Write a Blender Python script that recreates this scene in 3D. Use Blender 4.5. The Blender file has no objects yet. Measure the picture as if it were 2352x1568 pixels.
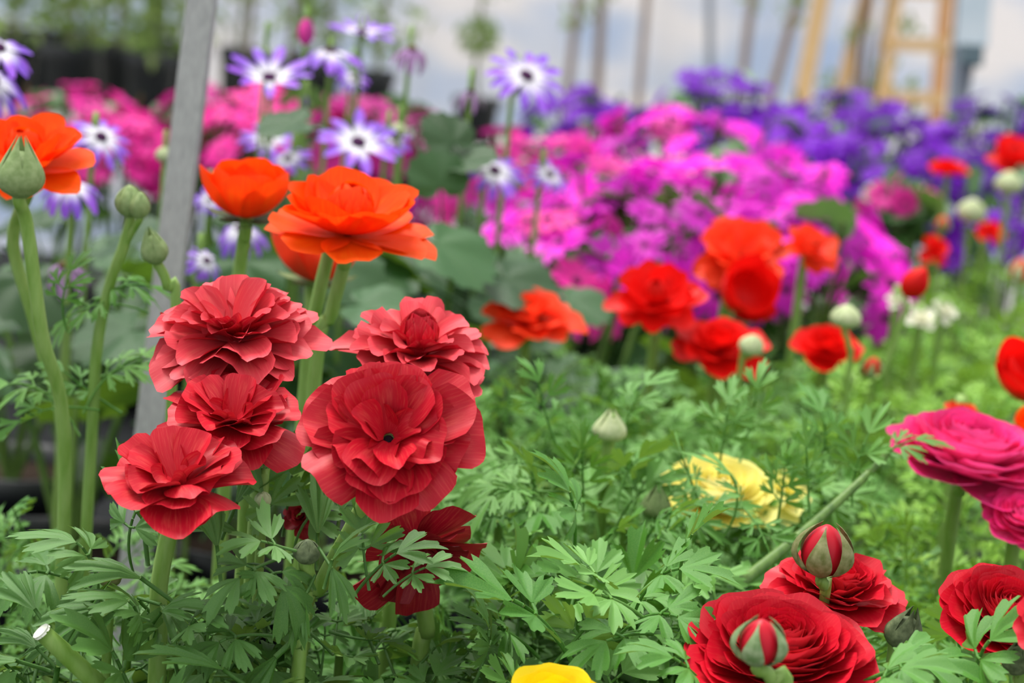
import bpy, math, random
import numpy as np
from mathutils import Vector, Matrix, Euler
S = bpy.context.scene
C = S.collection
rng = random.Random(7)
nrg = np.random.default_rng(7)

# ------------------------------------------------------------------ camera, world, light, exposure
FOC, SENS = 50.0, 22.3
FPX = 2352 * FOC / SENS
PITCH, ROLL, CAMZ = math.radians(8.2), math.radians(5.0), 0.46
cd = bpy.data.cameras.new('camera'); cam = bpy.data.objects.new('camera', cd); C.objects.link(cam)
cd.lens, cd.sensor_width, cd.clip_start, cd.clip_end = FOC, SENS, 0.05, 60
cam.matrix_world = Matrix.Translation((0, 0, CAMZ)) @ Matrix.Rotation(math.pi / 2 - PITCH, 4, 'X') @ Matrix.Rotation(ROLL, 4, 'Z')
cd.dof.use_dof = True; cd.dof.focus_distance = 0.765; cd.dof.aperture_fstop = 7.5
S.camera = cam
S.view_settings.view_transform = 'Standard'; S.view_settings.look = 'None'
S.view_settings.gamma = 1.0; S.view_settings.use_curve_mapping = False
S.view_settings.exposure = 0.34
S.cycles.max_bounces = 7; S.cycles.diffuse_bounces = 4; S.cycles.glossy_bounces = 2; S.cycles.transmission_bounces = 4

W = bpy.data.worlds.new('overcast_sky'); S.world = W; W.use_nodes = True
wn, wl = W.node_tree.nodes, W.node_tree.links
wn.clear()
tc = wn.new('ShaderNodeTexCoord'); sx = wn.new('ShaderNodeSeparateXYZ'); mr = wn.new('ShaderNodeMapRange')
mr.inputs['From Min'].default_value = -0.1; mr.inputs['From Max'].default_value = 1.0
rampw = wn.new('ShaderNodeValToRGB')
rampw.color_ramp.elements[0].color = (0.46, 0.49, 0.53, 1); rampw.color_ramp.elements[1].color = (1.0, 1.0, 1.0, 1)
bg = wn.new('ShaderNodeBackground'); bg.inputs['Strength'].default_value = 1.2
wo = wn.new('ShaderNodeOutputWorld')
wl.new(tc.outputs['Generated'], sx.inputs[0]); wl.new(sx.outputs['Z'], mr.inputs['Value']); wl.new(mr.outputs[0], rampw.inputs[0])
wl.new(rampw.outputs[0], bg.inputs['Color']); wl.new(bg.outputs[0], wo.inputs['Surface'])
sd = bpy.data.lights.new('hazy_sun', 'SUN'); sun = bpy.data.objects.new('hazy_sun', sd); C.objects.link(sun)
sd.energy = 3.3; sd.angle = math.radians(28); sd.color = (1.0, 0.97, 0.92)
sun.rotation_euler = Euler((math.radians(-14), math.radians(-14), 0))

MW = cam.matrix_world.copy(); MWI = MW.inverted()
MWn = np.array(MW); MWIn = np.array(MWI)
def at(px, py, d):
    return MW @ Vector(((px - 1176) / FPX * d, -(py - 784) / FPX * d, -d))
def proj(P):
    P = np.asarray(P, float)
    q = P @ MWIn[:3, :3].T + MWIn[:3, 3]
    return 1176 + FPX * q[:, 0] / -q[:, 2], 784 - FPX * q[:, 1] / -q[:, 2], -q[:, 2]

# ------------------------------------------------------------------ materials
def lin(r, g, b):
    f = lambda c: (c / 255 / 12.92) if c <= 10 else ((c / 255 + 0.055) / 1.055) ** 2.4
    return (f(r), f(g), f(b), 1)
def new_mat(name):
    m = bpy.data.materials.new(name); m.use_nodes = True
    n, l = m.node_tree.nodes, m.node_tree.links
    n.clear()
    return m, n, l
def mixc(n, l, fac, a, b, blend='MIX'):
    x = n.new('ShaderNodeMix'); x.data_type = 'RGBA'; x.blend_type = blend
    for sock, v in ((x.inputs[0], fac), (x.inputs[6], a), (x.inputs[7], b)):
        if hasattr(v, 'is_output'): l.new(v, sock)
        elif isinstance(v, (int, float)): sock.default_value = v
        else: sock.default_value = v
    return x.outputs[2]
def finish(n, l, col, rough=0.5, spec=0.4, trans=0.0, tcol=None, bump=None, metal=0.0, sheen=0.0):
    p = n.new('ShaderNodeBsdfPrincipled'); o = n.new('ShaderNodeOutputMaterial')
    if hasattr(col, 'is_output'): l.new(col, p.inputs['Base Color'])
    else: p.inputs['Base Color'].default_value = col
    p.inputs['Roughness'].default_value = rough; p.inputs['Specular IOR Level'].default_value = spec
    p.inputs['Metallic'].default_value = metal; p.inputs['Sheen Weight'].default_value = sheen
    p.inputs['Sheen Roughness'].default_value = 0.4
    if bump is not None: l.new(bump, p.inputs['Normal'])
    if trans > 0:
        t = n.new('ShaderNodeBsdfTranslucent'); mx = n.new('ShaderNodeMixShader'); mx.inputs[0].default_value = trans
        c = tcol if tcol is not None else col
        if hasattr(c, 'is_output'): l.new(c, t.inputs['Color'])
        else: t.inputs['Color'].default_value = c
        l.new(p.outputs[0], mx.inputs[1]); l.new(t.outputs[0], mx.inputs[2]); l.new(mx.outputs[0], o.inputs['Surface'])
    else:
        l.new(p.outputs[0], o.inputs['Surface'])
def tex(n, l, kind='UV', scale=(1, 1, 1)):
    t = n.new('ShaderNodeTexCoord'); m = n.new('ShaderNodeMapping'); m.inputs['Scale'].default_value = scale
    l.new(t.outputs[kind], m.inputs[0]); return m.outputs[0]
def noise(n, l, vec, sc, det=2.0):
    k = n.new('ShaderNodeTexNoise'); k.inputs['Scale'].default_value = sc; k.inputs['Detail'].default_value = det
    if vec is not None: l.new(vec, k.inputs['Vector'])
    return k.outputs['Fac']
def mrange(n, l, v, a, b, c=0.0, d=1.0):
    k = n.new('ShaderNodeMapRange'); l.new(v, k.inputs['Value'])
    for i, x in zip(('From Min', 'From Max', 'To Min', 'To Max'), (a, b, c, d)): k.inputs[i].default_value = x
    return k.outputs[0]
def bumpn(n, l, h, s=0.2, dist=0.001):
    b = n.new('ShaderNodeBump'); b.inputs['Strength'].default_value = s; b.inputs['Distance'].default_value = dist
    l.new(h, b.inputs['Height']); return b.outputs[0]

def petal_mat(name, front, back, streak, rough=0.45, trans=0.22, sk=0.5, var=0.25, spec=0.3, sheen=0.0, claw=None):
    m, n, l = new_mat(name)
    st = noise(n, l, tex(n, l, 'UV', (16, 1.4, 1)), 1.6, 3)
    f = mrange(n, l, st, 0.50, 0.78, 0, sk)
    g = n.new('ShaderNodeNewGeometry')
    base = mixc(n, l, g.outputs['Backfacing'], front, back)
    col = mixc(n, l, f, base, streak)
    if claw is not None:
        uv = n.new('ShaderNodeTexCoord'); sp = n.new('ShaderNodeSeparateXYZ'); l.new(uv.outputs['UV'], sp.inputs[0])
        col = mixc(n, l, mrange(n, l, sp.outputs['Y'], 0.0, 0.55, 0.9, 0.0), col, claw)
    oi = n.new('ShaderNodeObjectInfo')
    hs = n.new('ShaderNodeHueSaturation'); l.new(col, hs.inputs['Color'])
    l.new(mrange(n, l, oi.outputs['Random'], 0, 1, 1 - var, 1 + var), hs.inputs['Value'])
    fine = noise(n, l, tex(n, l, 'UV', (40, 4, 1)), 3, 2)
    finish(n, l, hs.outputs[0], rough, spec, trans, hs.outputs[0], bumpn(n, l, fine, 0.12, 0.0006), sheen=sheen)
    return m
P_SALMON = petal_mat('salmon_red_petal', lin(192, 18, 40), lin(196, 36, 50), lin(226, 92, 78), 0.46, 0.12, 0.5, 0.12, 0.3)
P_ROSE = petal_mat('rose_red_petal', lin(220, 66, 78), lin(196, 20, 44), lin(234, 120, 106), 0.46, 0.12, 0.5, 0.12, 0.3)
P_WILT = petal_mat('dark_red_petal', lin(142, 14, 32), lin(158, 40, 50), lin(190, 84, 66), 0.5, 0.1, 0.5, 0.25)
P_CRIM = petal_mat('crimson_petal', lin(204, 18, 42), lin(216, 52, 66), lin(232, 84, 74), 0.4, 0.14, 0.35, 0.14)
P_ORANGE = petal_mat('orange_petal', lin(255, 84, 8), lin(255, 76, 14), lin(255, 128, 20), 0.5, 0.35, 0.5, 0.10, 0.2)
P_ORRED = petal_mat('orange_red_petal', lin(252, 66, 28), lin(250, 72, 40), lin(255, 110, 70), 0.5, 0.3, 0.5, 0.14, 0.25)
P_RED = petal_mat('bright_red_petal', lin(240, 20, 16), lin(236, 26, 22), lin(250, 50, 36), 0.5, 0.3, 0.4, 0.12, 0.25)
P_PINK = petal_mat('hot_pink_petal', lin(244, 54, 138), lin(246, 90, 164), lin(252, 140, 196), 0.42, 0.25, 0.45, 0.14)
P_YEL = petal_mat('pale_yellow_petal', lin(254, 244, 140), lin(254, 248, 190), lin(255, 252, 214), 0.45, 0.35, 0.5, 0.06)
P_GOLD = petal_mat('golden_yellow_petal', lin(255, 226, 6), lin(255, 226, 20), lin(255, 236, 60), 0.5, 0.35, 0.4, 0.05)
P_WHITE = petal_mat('cream_petal', lin(246, 244, 226), lin(240, 240, 220), lin(225, 232, 190), 0.5, 0.35, 0.4, 0.05)
P_WITHER = petal_mat('withered_lilac_petal', lin(176, 128, 190), lin(200, 170, 200), lin(230, 214, 190), 0.6, 0.2, 0.7, 0.2)
def daisy_mat(name, inner, outer, a, b, streak, var=0.1):
    m, n, l = new_mat(name)
    t = n.new('ShaderNodeTexCoord'); sp = n.new('ShaderNodeSeparateXYZ'); l.new(t.outputs['UV'], sp.inputs[0])
    nz = noise(n, l, tex(n, l, 'UV', (7, 1, 1)), 2, 2)
    ad = n.new('ShaderNodeMath'); ad.operation = 'MULTIPLY_ADD'; ad.inputs[1].default_value = 0.22; l.new(nz, ad.inputs[0]); l.new(sp.outputs['Y'], ad.inputs[2])
    col = mixc(n, l, mrange(n, l, ad.outputs[0], a + 0.11, b + 0.11), inner, outer)
    col = mixc(n, l, mrange(n, l, nz, 0.5, 0.8, 0, 0.4), col, streak)
    oi = n.new('ShaderNodeObjectInfo'); hs = n.new('ShaderNodeHueSaturation'); l.new(col, hs.inputs['Color'])
    l.new(mrange(n, l, oi.outputs['Random'], 0, 1, 1 - var, 1 + var), hs.inputs['Value'])
    l.new(mrange(n, l, oi.outputs['Random'], 0, 1, 0.49, 0.51), hs.inputs['Hue'])
    finish(n, l, hs.outputs[0], 0.5, 0.3, 0.3, hs.outputs[0])
    return m
D_BIC = daisy_mat('white_violet_ray', lin(246, 244, 250), lin(158, 92, 234), 0.24, 0.62, lin(196, 160, 240), 0.06)
D_MAG = daisy_mat('magenta_ray', lin(238, 60, 200), lin(232, 16, 206), 0.0, 0.3, lin(246, 120, 232), 0.38)
D_CER = daisy_mat('cerise_ray', lin(230, 70, 170), lin(214, 20, 150), 0.0, 0.3, lin(236, 130, 196), 0.38)
D_PUR = daisy_mat('violet_ray', lin(120, 26, 190), lin(112, 12, 184), 0.0, 0.3, lin(150, 44, 214), 0.45)
def leaf_mat(name, a, b, back, island=False, trans=0.17, rough=0.40, spec=0.4):
    m, n, l = new_mat(name)
    if island:
        g0 = n.new('ShaderNodeNewGeometry'); r = g0.outputs['Random Per Island']
    else:
        oi = n.new('ShaderNodeObjectInfo'); r = oi.outputs['Random']
    g = n.new('ShaderNodeNewGeometry')
    top = mixc(n, l, r, a, b)
    nz = noise(n, l, tex(n, l, 'Object', (1, 1, 1)), 90, 3)
    top = mixc(n, l, mrange(n, l, nz, 0.4, 0.75, 0, 0.35), top, back)
    col = mixc(n, l, g.outputs['Backfacing'], top, back)
    fine = noise(n, l, tex(n, l, 'Object', (1, 1, 1)), 400, 2)
    finish(n, l, col, rough, spec, trans, mixc(n, l, 0.5, col, lin(150, 190, 40)), bumpn(n, l, fine, 0.25, 0.0006))
    return m
L_FRONT = leaf_mat('front_leaf_green', lin(46, 96, 22), lin(96, 144, 72), lin(116, 152, 74))
L_FEATH = leaf_mat('feathery_leaf_green', lin(58, 122, 28), lin(112, 166, 78), lin(130, 172, 76))
L_LIME = leaf_mat('lime_leaf_green', lin(84, 148, 18), lin(138, 186, 56), lin(144, 188, 64))
L_LIMEJ = leaf_mat('lime_leaf_green_massed', lin(76, 138, 18), lin(134, 182, 56), lin(142, 184, 62), True)
L_CIN = leaf_mat('cineraria_leaf_green', lin(14, 50, 20), lin(46, 92, 44), lin(84, 130, 50), trans=0.18)
L_CINJ = leaf_mat('cineraria_leaf_green_massed', lin(34, 78, 34), lin(76, 122, 58), lin(96, 140, 82), True)
L_TREE = leaf_mat('sapling_leaf_green', lin(82, 116, 46), lin(142, 166, 88), lin(140, 160, 96), True)
def plain(name, c1, c2, sc=60, rough=0.5, spec=0.4, trans=0.0, metal=0.0, kind='Object', stretch=(1, 1, 1), bump=0.0):
    m, n, l = new_mat(name)
    nz = noise(n, l, tex(n, l, kind, stretch), sc, 4)
    finish(n, l, mixc(n, l, mrange(n, l, nz, 0.3, 0.7), c1, c2), rough, spec, trans, None, bumpn(n, l, nz, bump, 0.002) if bump else None, metal)
    return m
M_STEM = plain('stem_green', lin(112, 152, 56), lin(146, 178, 96), 260, 0.5, 0.4, 0.08, stretch=(1, 1, 0.2))
M_STEMD = plain('dark_stem_green', lin(70, 104, 40), lin(112, 144, 66), 260, 0.5, 0.4, 0.05, stretch=(1, 1, 0.2))
M_SEPAL = plain('sepal_green', lin(118, 142, 84), lin(146, 166, 112), 420, 0.65, 0.3, 0.1)
M_SEPALB = plain('bronze_sepal_green', lin(96, 104, 50), lin(140, 140, 96), 420, 0.65, 0.3, 0.08)
M_SEPALG = plain('grey_green_sepal', lin(96, 128, 74), lin(146, 164, 122), 420, 0.65, 0.3, 0.08)
M_SEPALD = plain('dark_sepal_green', lin(66, 80, 50), lin(116, 130, 92), 420, 0.65, 0.3, 0.05)
M_SEPALP = plain('pale_sepal_green', lin(168, 184, 128), lin(206, 214, 170), 300, 0.6, 0.3, 0.1)
M_DISC = plain('dark_disc', lin(54, 22, 62), lin(88, 40, 84), 900, 0.8, 0.2, bump=0.8)
M_DISCB = plain('brown_disc', lin(120, 100, 50), lin(70, 40, 44), 900, 0.8, 0.2, bump=0.8)
M_CARPEL = plain('dark_carpels', lin(26, 12, 22), lin(52, 26, 40), 900, 0.8, 0.2, bump=0.8)
M_POT = plain('black_pot_plastic', lin(30, 33, 36), lin(40, 43, 47), 30, 0.45, 0.4)
M_SOIL = plain('dark_soil', lin(30, 22, 16), lin(64, 50, 38), 300, 0.95, 0.1, bump=1.0)
M_MAT = plain('black_ground_mat', lin(20, 22, 22), lin(34, 36, 38), 150, 0.9, 0.1, bump=0.4)
M_GALV = plain('galvanised_steel', lin(140, 142, 140), lin(164, 166, 163), 220, 0.5, 0.4, metal=0.25, stretch=(3, 3, 0.15))
M_STEEL = plain('grey_steel_tube', lin(120, 128, 142), lin(146, 152, 162), 60, 0.45, 0.5, metal=0.3)
M_PLATE = plain('pale_plate', lin(196, 212, 220), lin(220, 230, 234), 20, 0.4, 0.4)
M_TEAL = plain('teal_grey_clamp', lin(88, 110, 118), lin(110, 128, 134), 60, 0.5, 0.4)
M_WOOD = plain('tan_wood', lin(206, 168, 118), lin(226, 192, 142), 26, 0.6, 0.3, stretch=(6, 6, 0.4))
M_WOODO = plain('orange_wood', lin(198, 144, 96), lin(216, 168, 120), 26, 0.6, 0.3, stretch=(6, 6, 0.4))
M_BARK = plain('grey_brown_bark', lin(128, 110, 100), lin(164, 146, 136), 40, 0.8, 0.2, stretch=(4, 4, 0.5), bump=0.5)
M_BARKG = plain('green_grey_bark', lin(112, 114, 84), lin(150, 150, 118), 40, 0.8, 0.2, stretch=(4, 4, 0.5), bump=0.5)
M_BENCH = plain('grey_bench_board', lin(150, 150, 146), lin(176, 174, 168), 20, 0.7, 0.3)
M_CUT = plain('cut_stem_end', lin(220, 224, 200), lin(236, 238, 222), 300, 0.8, 0.2)
M_FLOOR = plain('concrete_floor', lin(120, 118, 112), lin(150, 146, 140), 6, 0.85, 0.2, bump=0.2)

# ------------------------------------------------------------------ mesh helpers
def mesh(name, V, F, mat, uv=None, smooth=True):
    me = bpy.data.meshes.new(name)
    me.from_pydata(np.asarray(V, float).tolist(), [], F)
    for m in (mat if isinstance(mat, (list, tuple)) else [mat]): me.materials.append(m)
    if uv is not None:
        ul = me.uv_layers.new(name='UVMap')
        idx = np.empty(len(me.loops), dtype=np.int32); me.loops.foreach_get('vertex_index', idx)
        ul.data.foreach_set('uv', np.asarray(uv, np.float32)[idx].ravel())
    if smooth: me.shade_smooth()
    return me
def link(name, me, parent=None, loc=None, mw=None):
    o = bpy.data.objects.new(name, me); C.objects.link(o)
    if parent is not None: o.parent = parent
    if mw is not None: o.matrix_local = mw
    elif loc is not None: o.location = loc
    return o
def tag(o, label=None, cat=None, group=None, kind=None):
    for k, v in (('label', label), ('category', cat), ('group', group), ('kind', kind)):
        if v: o[k] = v
    return o
def thing(name, label, cat, loc, group=None):
    return tag(link(name, None, None, loc), label, cat, group)
def part(name, V, F, mat, root, uv=None, smooth=True):
    """V in world coordinates; stored relative to the root's own place."""
    L = np.array(root.location)
    return link(name, mesh(name, np.asarray(V, float) - L, F, mat, uv, smooth), root)
_gf = {}
def gridf(nu, nv):
    if (nu, nv) not in _gf:
        _gf[nu, nv] = [(j * (nu + 1) + i, j * (nu + 1) + i + 1, (j + 1) * (nu + 1) + i + 1, (j + 1) * (nu + 1) + i) for j in range(nv) for i in range(nu)]
    return _gf[nu, nv]
_gr = {}
def gridr(nu, nv):
    if (nu, nv) not in _gr: _gr[nu, nv] = [tuple(reversed(f)) for f in gridf(nu, nv)]
    return _gr[nu, nv]
def petal(L, Wd, phi0, phi1, R, rnd, ruf, r0, z0, az, base=0.28, nu=8, nv=8, bend=1.0, wav=0.0, ph=0.0, point=False, wob=0.0):
    """A petal in flower space (axis +Z), front face towards the axis / upwards."""
    N = 24
    vv = np.linspace(0, 1.0, N + 1)
    phi = np.radians(phi0 + (phi1 - phi0) * vv ** bend)
    r = r0 + np.concatenate([[0], np.cumsum(np.sin((phi[1:] + phi[:-1]) / 2))]) * L / N
    z = z0 + np.concatenate([[0], np.cumsum(np.cos((phi[1:] + phi[:-1]) / 2))]) * L / N
    u, v = np.meshgrid(np.linspace(-1, 1, nu + 1), np.linspace(0, 1, nv + 1))
    ve = v * (1 - rnd * np.abs(u) ** 2.4) * (1 - wav * (0.5 + 0.5 * np.sin(4.3 * u + ph)) * v)
    if point:
        w = Wd / 2 * np.sin(np.pi * np.clip(0.16 + 0.84 * v, 0, 1)) ** 0.8
        ve = v
    else:
        w = Wd / 2 * (base + (1 - base) * np.sin(np.minimum(1, v / 0.85) * np.pi / 2))
    s = u * w
    rr, zz, pp = np.interp(ve, vv, r), np.interp(ve, vv, z), np.interp(ve, vv, phi)
    sg = 1 if R > 0 else -1; R = abs(R)
    ang = np.clip(s / R, -2.2, 2.2)
    x = R * np.sin(ang); inn = sg * R * (1 - np.cos(ang))
    inn = inn + ruf * np.sin(3.1 * u + ph) * v ** 1.5 + ruf * 0.5 * np.sin(7.3 * u + 2 * ph) * v ** 3 + wob * np.sin(5 * v + ph * 1.7)
    X = rr - np.cos(pp) * inn; Z = zz + np.sin(pp) * inn; Y = x
    ca, sa = math.cos(az), math.sin(az)
    V = np.stack([X * ca - Y * sa, X * sa + Y * ca, Z], -1).reshape(-1, 3)
    uv = np.stack([(u + 1) / 2, v], -1).reshape(-1, 2)
    return V, gridr(nu, nv), uv
def lathe(prof, n=12, cap=True):
    V, F = [], []
    for r, z in prof:
        for k in range(n):
            a = 2 * math.pi * k / n; V.append((r * math.cos(a), r * math.sin(a), z))
    for j in range(len(prof) - 1):
        for k in range(n):
            F.append((j * n + k, j * n + (k + 1) % n, (j + 1) * n + (k + 1) % n, (j + 1) * n + k))
    if cap:
        F.append(tuple(range(n - 1, -1, -1))); F.append(tuple((len(prof) - 1) * n + k for k in range(n)))
    return np.array(V), F
def spline(pts, per=5):
    P = [np.array(p, float) for p in pts]
    P = [2 * P[0] - P[1]] + P + [2 * P[-1] - P[-2]]
    out = []
    for i in range(1, len(P) - 2):
        for k in range(per):
            t = k / per
            out.append(0.5 * ((2 * P[i]) + (-P[i - 1] + P[i + 1]) * t + (2 * P[i - 1] - 5 * P[i] + 4 * P[i + 1] - P[i + 2]) * t * t + (-P[i - 1] + 3 * P[i] - 3 * P[i + 1] + P[i + 2]) * t ** 3))
    out.append(P[-2])
    return np.array(out)
def tube(pts, r0, r1=None, n=8, per=5, smooth=True):
    r1 = r0 if r1 is None else r1
    p = spline(pts, per) if smooth and len(pts) > 2 else np.array([np.array(q, float) for q in pts])
    m = len(p)
    T = np.gradient(p, axis=0); T /= np.linalg.norm(T, axis=1)[:, None] + 1e-12
    ref = np.array([1.0, 0.12, 0.05]) if abs(T[:, 0]).max() < 0.9 else np.array([0.05, 0.1, 1.0])
    A = np.cross(T, ref); A /= np.linalg.norm(A, axis=1)[:, None]; B = np.cross(T, A)
    V = []
    for i in range(m):
        r = r0 + (r1 - r0) * i / (m - 1)
        for k in range(n):
            a = 2 * math.pi * k / n; V.append(p[i] + r * (math.cos(a) * A[i] + math.sin(a) * B[i]))
    F = [(j * n + k, j * n + (k + 1) % n, (j + 1) * n + (k + 1) % n, (j + 1) * n + k) for j in range(m - 1) for k in range(n)]
    F.append(tuple(range(n))); F.append(tuple((m - 1) * n + k for k in range(n - 1, -1, -1)))
    return np.array(V), F
def box(lo, hi):
    V = [(x, y, z) for x in (lo[0], hi[0]) for y in (lo[1], hi[1]) for z in (lo[2], hi[2])]
    return np.array(V, float), [(0, 1, 3, 2), (4, 6, 7, 5), (0, 4, 5, 1), (2, 3, 7, 6), (0, 2, 6, 4), (1, 5, 7, 3)]
def joinm(parts):
    V, F, U, k = [], [], [], 0
    for p in parts:
        V.append(p[0]); F += [tuple(i + k for i in f) for f in p[1]]; k += len(p[0])
        if len(p) > 2: U.append(p[2])
    return np.concatenate(V), F, (np.concatenate(U) if U else None)
def frame(d, up):
    """Rotation whose +Y is d and whose +Z is as near up as it can be."""
    y = Vector(d).normalized(); z = Vector(up); z = z - y * z.dot(y)
    if z.length < 1e-6: z = Vector((1, 0, 0)) - y * y.x
    z.normalize(); x = y.cross(z)
    return Matrix((x, y, z)).transposed()
def axis_mat(n):
    n = Vector(n).normalized()
    t = Vector((1, 0, 0)) if abs(n.x) < 0.9 else Vector((0, 1, 0))
    x = (t - n * t.dot(n)).normalized(); y = n.cross(x)
    return np.array(Matrix((x, y, n)).transposed())
def facing(az, el):
    a, e = math.radians(az), math.radians(el)
    return Vector((math.sin(a) * math.cos(e), -math.cos(a) * math.cos(e), math.sin(e)))

# ------------------------------------------------------------------ leaf shapes
def leaflet(base, ang, size, span, lobes, sinus, side, droop, nl, tooth=0.13):
    if tooth > .15: prof = [(-1.0, sinus), (-0.68, 0.52), (-0.66, 0.82), (-0.52, 0.90), (-0.34, 0.76), (-0.10, 0.98), (0.06, 1.0), (0.30, 0.77), (0.52, 0.92), (0.66, 0.80), (0.68, 0.55)]
    else: prof = [(-1.0, sinus), (-0.84, 0.66), (-0.70, 0.84), (-0.52, 0.91), (-0.36, 0.83), (-0.14, 0.97), (0.0, 1.0), (0.16, 0.96), (0.36, 0.84), (0.52, 0.92), (0.68, 0.83), (0.84, 0.65)]
    th, rr, fold = [], [], []
    for k in range(lobes):
        c = -span + span * 2 * (k + 0.5) / lobes; h = span / lobes
        amp = (1.0 - 0.30 * abs(c / span) ** 1.5) * rng.uniform(0.92, 1.08)
        for q, m in prof:
            th.append(c + q * h + rng.uniform(-0.02, 0.02)); rr.append(m * amp * rng.uniform(0.95, 1.05)); fold.append(abs(q))
    th.append(span); rr.append(sinus); fold.append(1)
    rr[0] = rr[-1] = sinus * 0.7
    th, rr, fold = np.array(th), np.array(rr), np.array(fold)
    n = len(th); V = [np.array([[0, 0, 0.0]])]; F = []
    for t in (0.33, 0.68, 1.0):
        r = rr * t if t == 1 else np.minimum(rr, t + 0.0 * rr) * (0.94 if t > .5 else 1)
        x = r * np.sin(th); y = r * np.cos(th)
        z = -droop * r ** 2 + 0.11 * fold * r + 0.10 * np.sin(4 * th + nl) * r ** 1.5 + 0.07 * np.sin(9 * th + 2 * nl) * r ** 3
        V.append(np.stack([x, y, z], 1))
    V = np.concatenate(V) * size
    for i in range(n - 1):
        F.append((0, 1 + i + 1, 1 + i))
        for j in range(2):
            a = 1 + j * n + i; F.append((a, a + 1, a + n + 1, a + n))
    ca, sa = math.cos(ang), math.sin(ang)
    V = np.stack([V[:, 0] * ca + V[:, 1] * sa + base[0], -V[:, 0] * sa + V[:, 1] * ca + base[1], V[:, 2] + base[2]], 1)
    return V, F
def strap(p0, p1, w0, w1, sag=0.0):
    p = [np.array(p0, float) * (1 - t) + np.array(p1, float) * t for t in (0, 0.5, 1)]
    p[1][2] += sag
    return tube(p, w0, w1, 5, 3)
def ran_leaf(name, feath, mat):
    bits = []
    dr = rng.uniform(0.0, 0.55)
    if feath:
        bits.append(strap((0, -0.55, -0.12), (0, 0.42, 0.02), 0.022, 0.016))
        specs = [((0, 0.40, 0.02), rng.uniform(-.1, .1), 0.60, 0.95, 3), ((0.0, 0.20, 0), -0.95, 0.52, 0.85, 3), ((0.0, 0.22, 0), 0.95, 0.52, 0.85, 3),
                 ((0.0, 0.02, 0), -1.15, 0.40, 0.7, 2), ((0.0, 0.0, 0), 1.15, 0.40, 0.7, 2)]
        for b, a, s, sp, nl in specs:
            e = (b[0] + 0.14 * s / .5 * math.sin(a), b[1] + 0.14 * s / .5 * math.cos(a), b[2] + 0.02)
            bits.append(strap(b, e, 0.016, 0.013))
            bits.append(leaflet(e, a, s * 0.82, sp * 1.05, nl, 0.22, 0.62, dr + rng.uniform(-.5, .4), rng.uniform(0, 6), 0.2))
    else:
        bits.append(strap((0, -0.5, -0.15), (0, 0.25, 0.0), 0.028, 0.02))
        for b, a, s, sp in [((0, 0.26, 0), rng.uniform(-.12, .12), 0.66, 0.98), ((0, 0.13, 0), -1.3, 0.54, 0.92), ((0, 0.13, 0), 1.3, 0.54, 0.92)]:
            e = (b[0] + 0.10 * math.sin(a), b[1] + 0.10 * math.cos(a), b[2] + 0.01)
            bits.append(strap(b, e, 0.02, 0.02))
            bits.append(leaflet(e, a + rng.uniform(-.12, .12), s, sp, 3, rng.uniform(.32, .5), 0.78, dr * 1.2 + rng.uniform(-.4, .4), rng.uniform(0, 6), 0.12))
    V, F, _ = joinm(bits)
    V[:, 2] -= rng.uniform(-0.25, 0.95) * (V[:, 1] - 0.15) ** 2 - rng.uniform(-0.25, 0.7) * V[:, 0] ** 2 + rng.uniform(-.4, .4) * V[:, 0] * V[:, 1]
    return mesh(name, V, F, mat), V, F
def wedge_leaf(name, mat):
    """one long wedge leaf with a toothed tip, curling over"""
    bits = [strap((0, -0.5, -0.1), (0, 0.05, 0), 0.03, 0.03), leaflet((0, 0, 0), 0, 1.0, 0.50, 3, 0.74, 0.9, rng.uniform(0.1, 0.8), rng.uniform(0, 6), 0.12)]
    V, F, _ = joinm(bits)
    return mesh(name, V, F, mat), V, F
def cin_leaf(name, mat):
    n, th = 29, np.linspace(-2.5, 2.5, 29)
    r = (0.62 + 0.40 * np.cos(th) - 0.10 * np.cos(2 * th)) * (1 + 0.05 * np.array([(-1) ** k for k in range(29)]))
    ph = rng.uniform(0, 6); V = [np.array([[0, 0, 0.0]])]; F = []
    for t in (0.3, 0.65, 1.0):
        x, y = t * r * np.sin(th), t * r * np.cos(th)
        V.append(np.stack([x, y, 0.14 * np.abs(x) - 0.18 * y * y - 0.12 * x * x + 0.04 * np.sin(6 * th + ph) * t], 1))
    for i in range(n - 1):
        F.append((0, 2 + i, 1 + i))
        for j in range(2):
            a = 1 + j * n + i; F.append((a, a + 1, a + n + 1, a + n))
    V, F, _ = joinm([(np.concatenate(V), F), strap((0, -0.9, -0.25), (0, 0.02, 0), 0.035, 0.022, 0.05)])
    return mesh(name, V, F, mat), V, F
BROAD = [ran_leaf('leaf', False, L_FRONT) for _ in range(8)] + [wedge_leaf('leaf', L_FRONT) for _ in range(5)]
FEATH = [ran_leaf('leaf', True, L_FEATH) for _ in range(9)]
MIXED = [ran_leaf('leaf', False, L_FEATH) for _ in range(4)]
LIME = [ran_leaf('leaf', True, L_LIME) for _ in range(7)]
CIN = [cin_leaf('leaf', L_CIN) for _ in range(6)]

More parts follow.
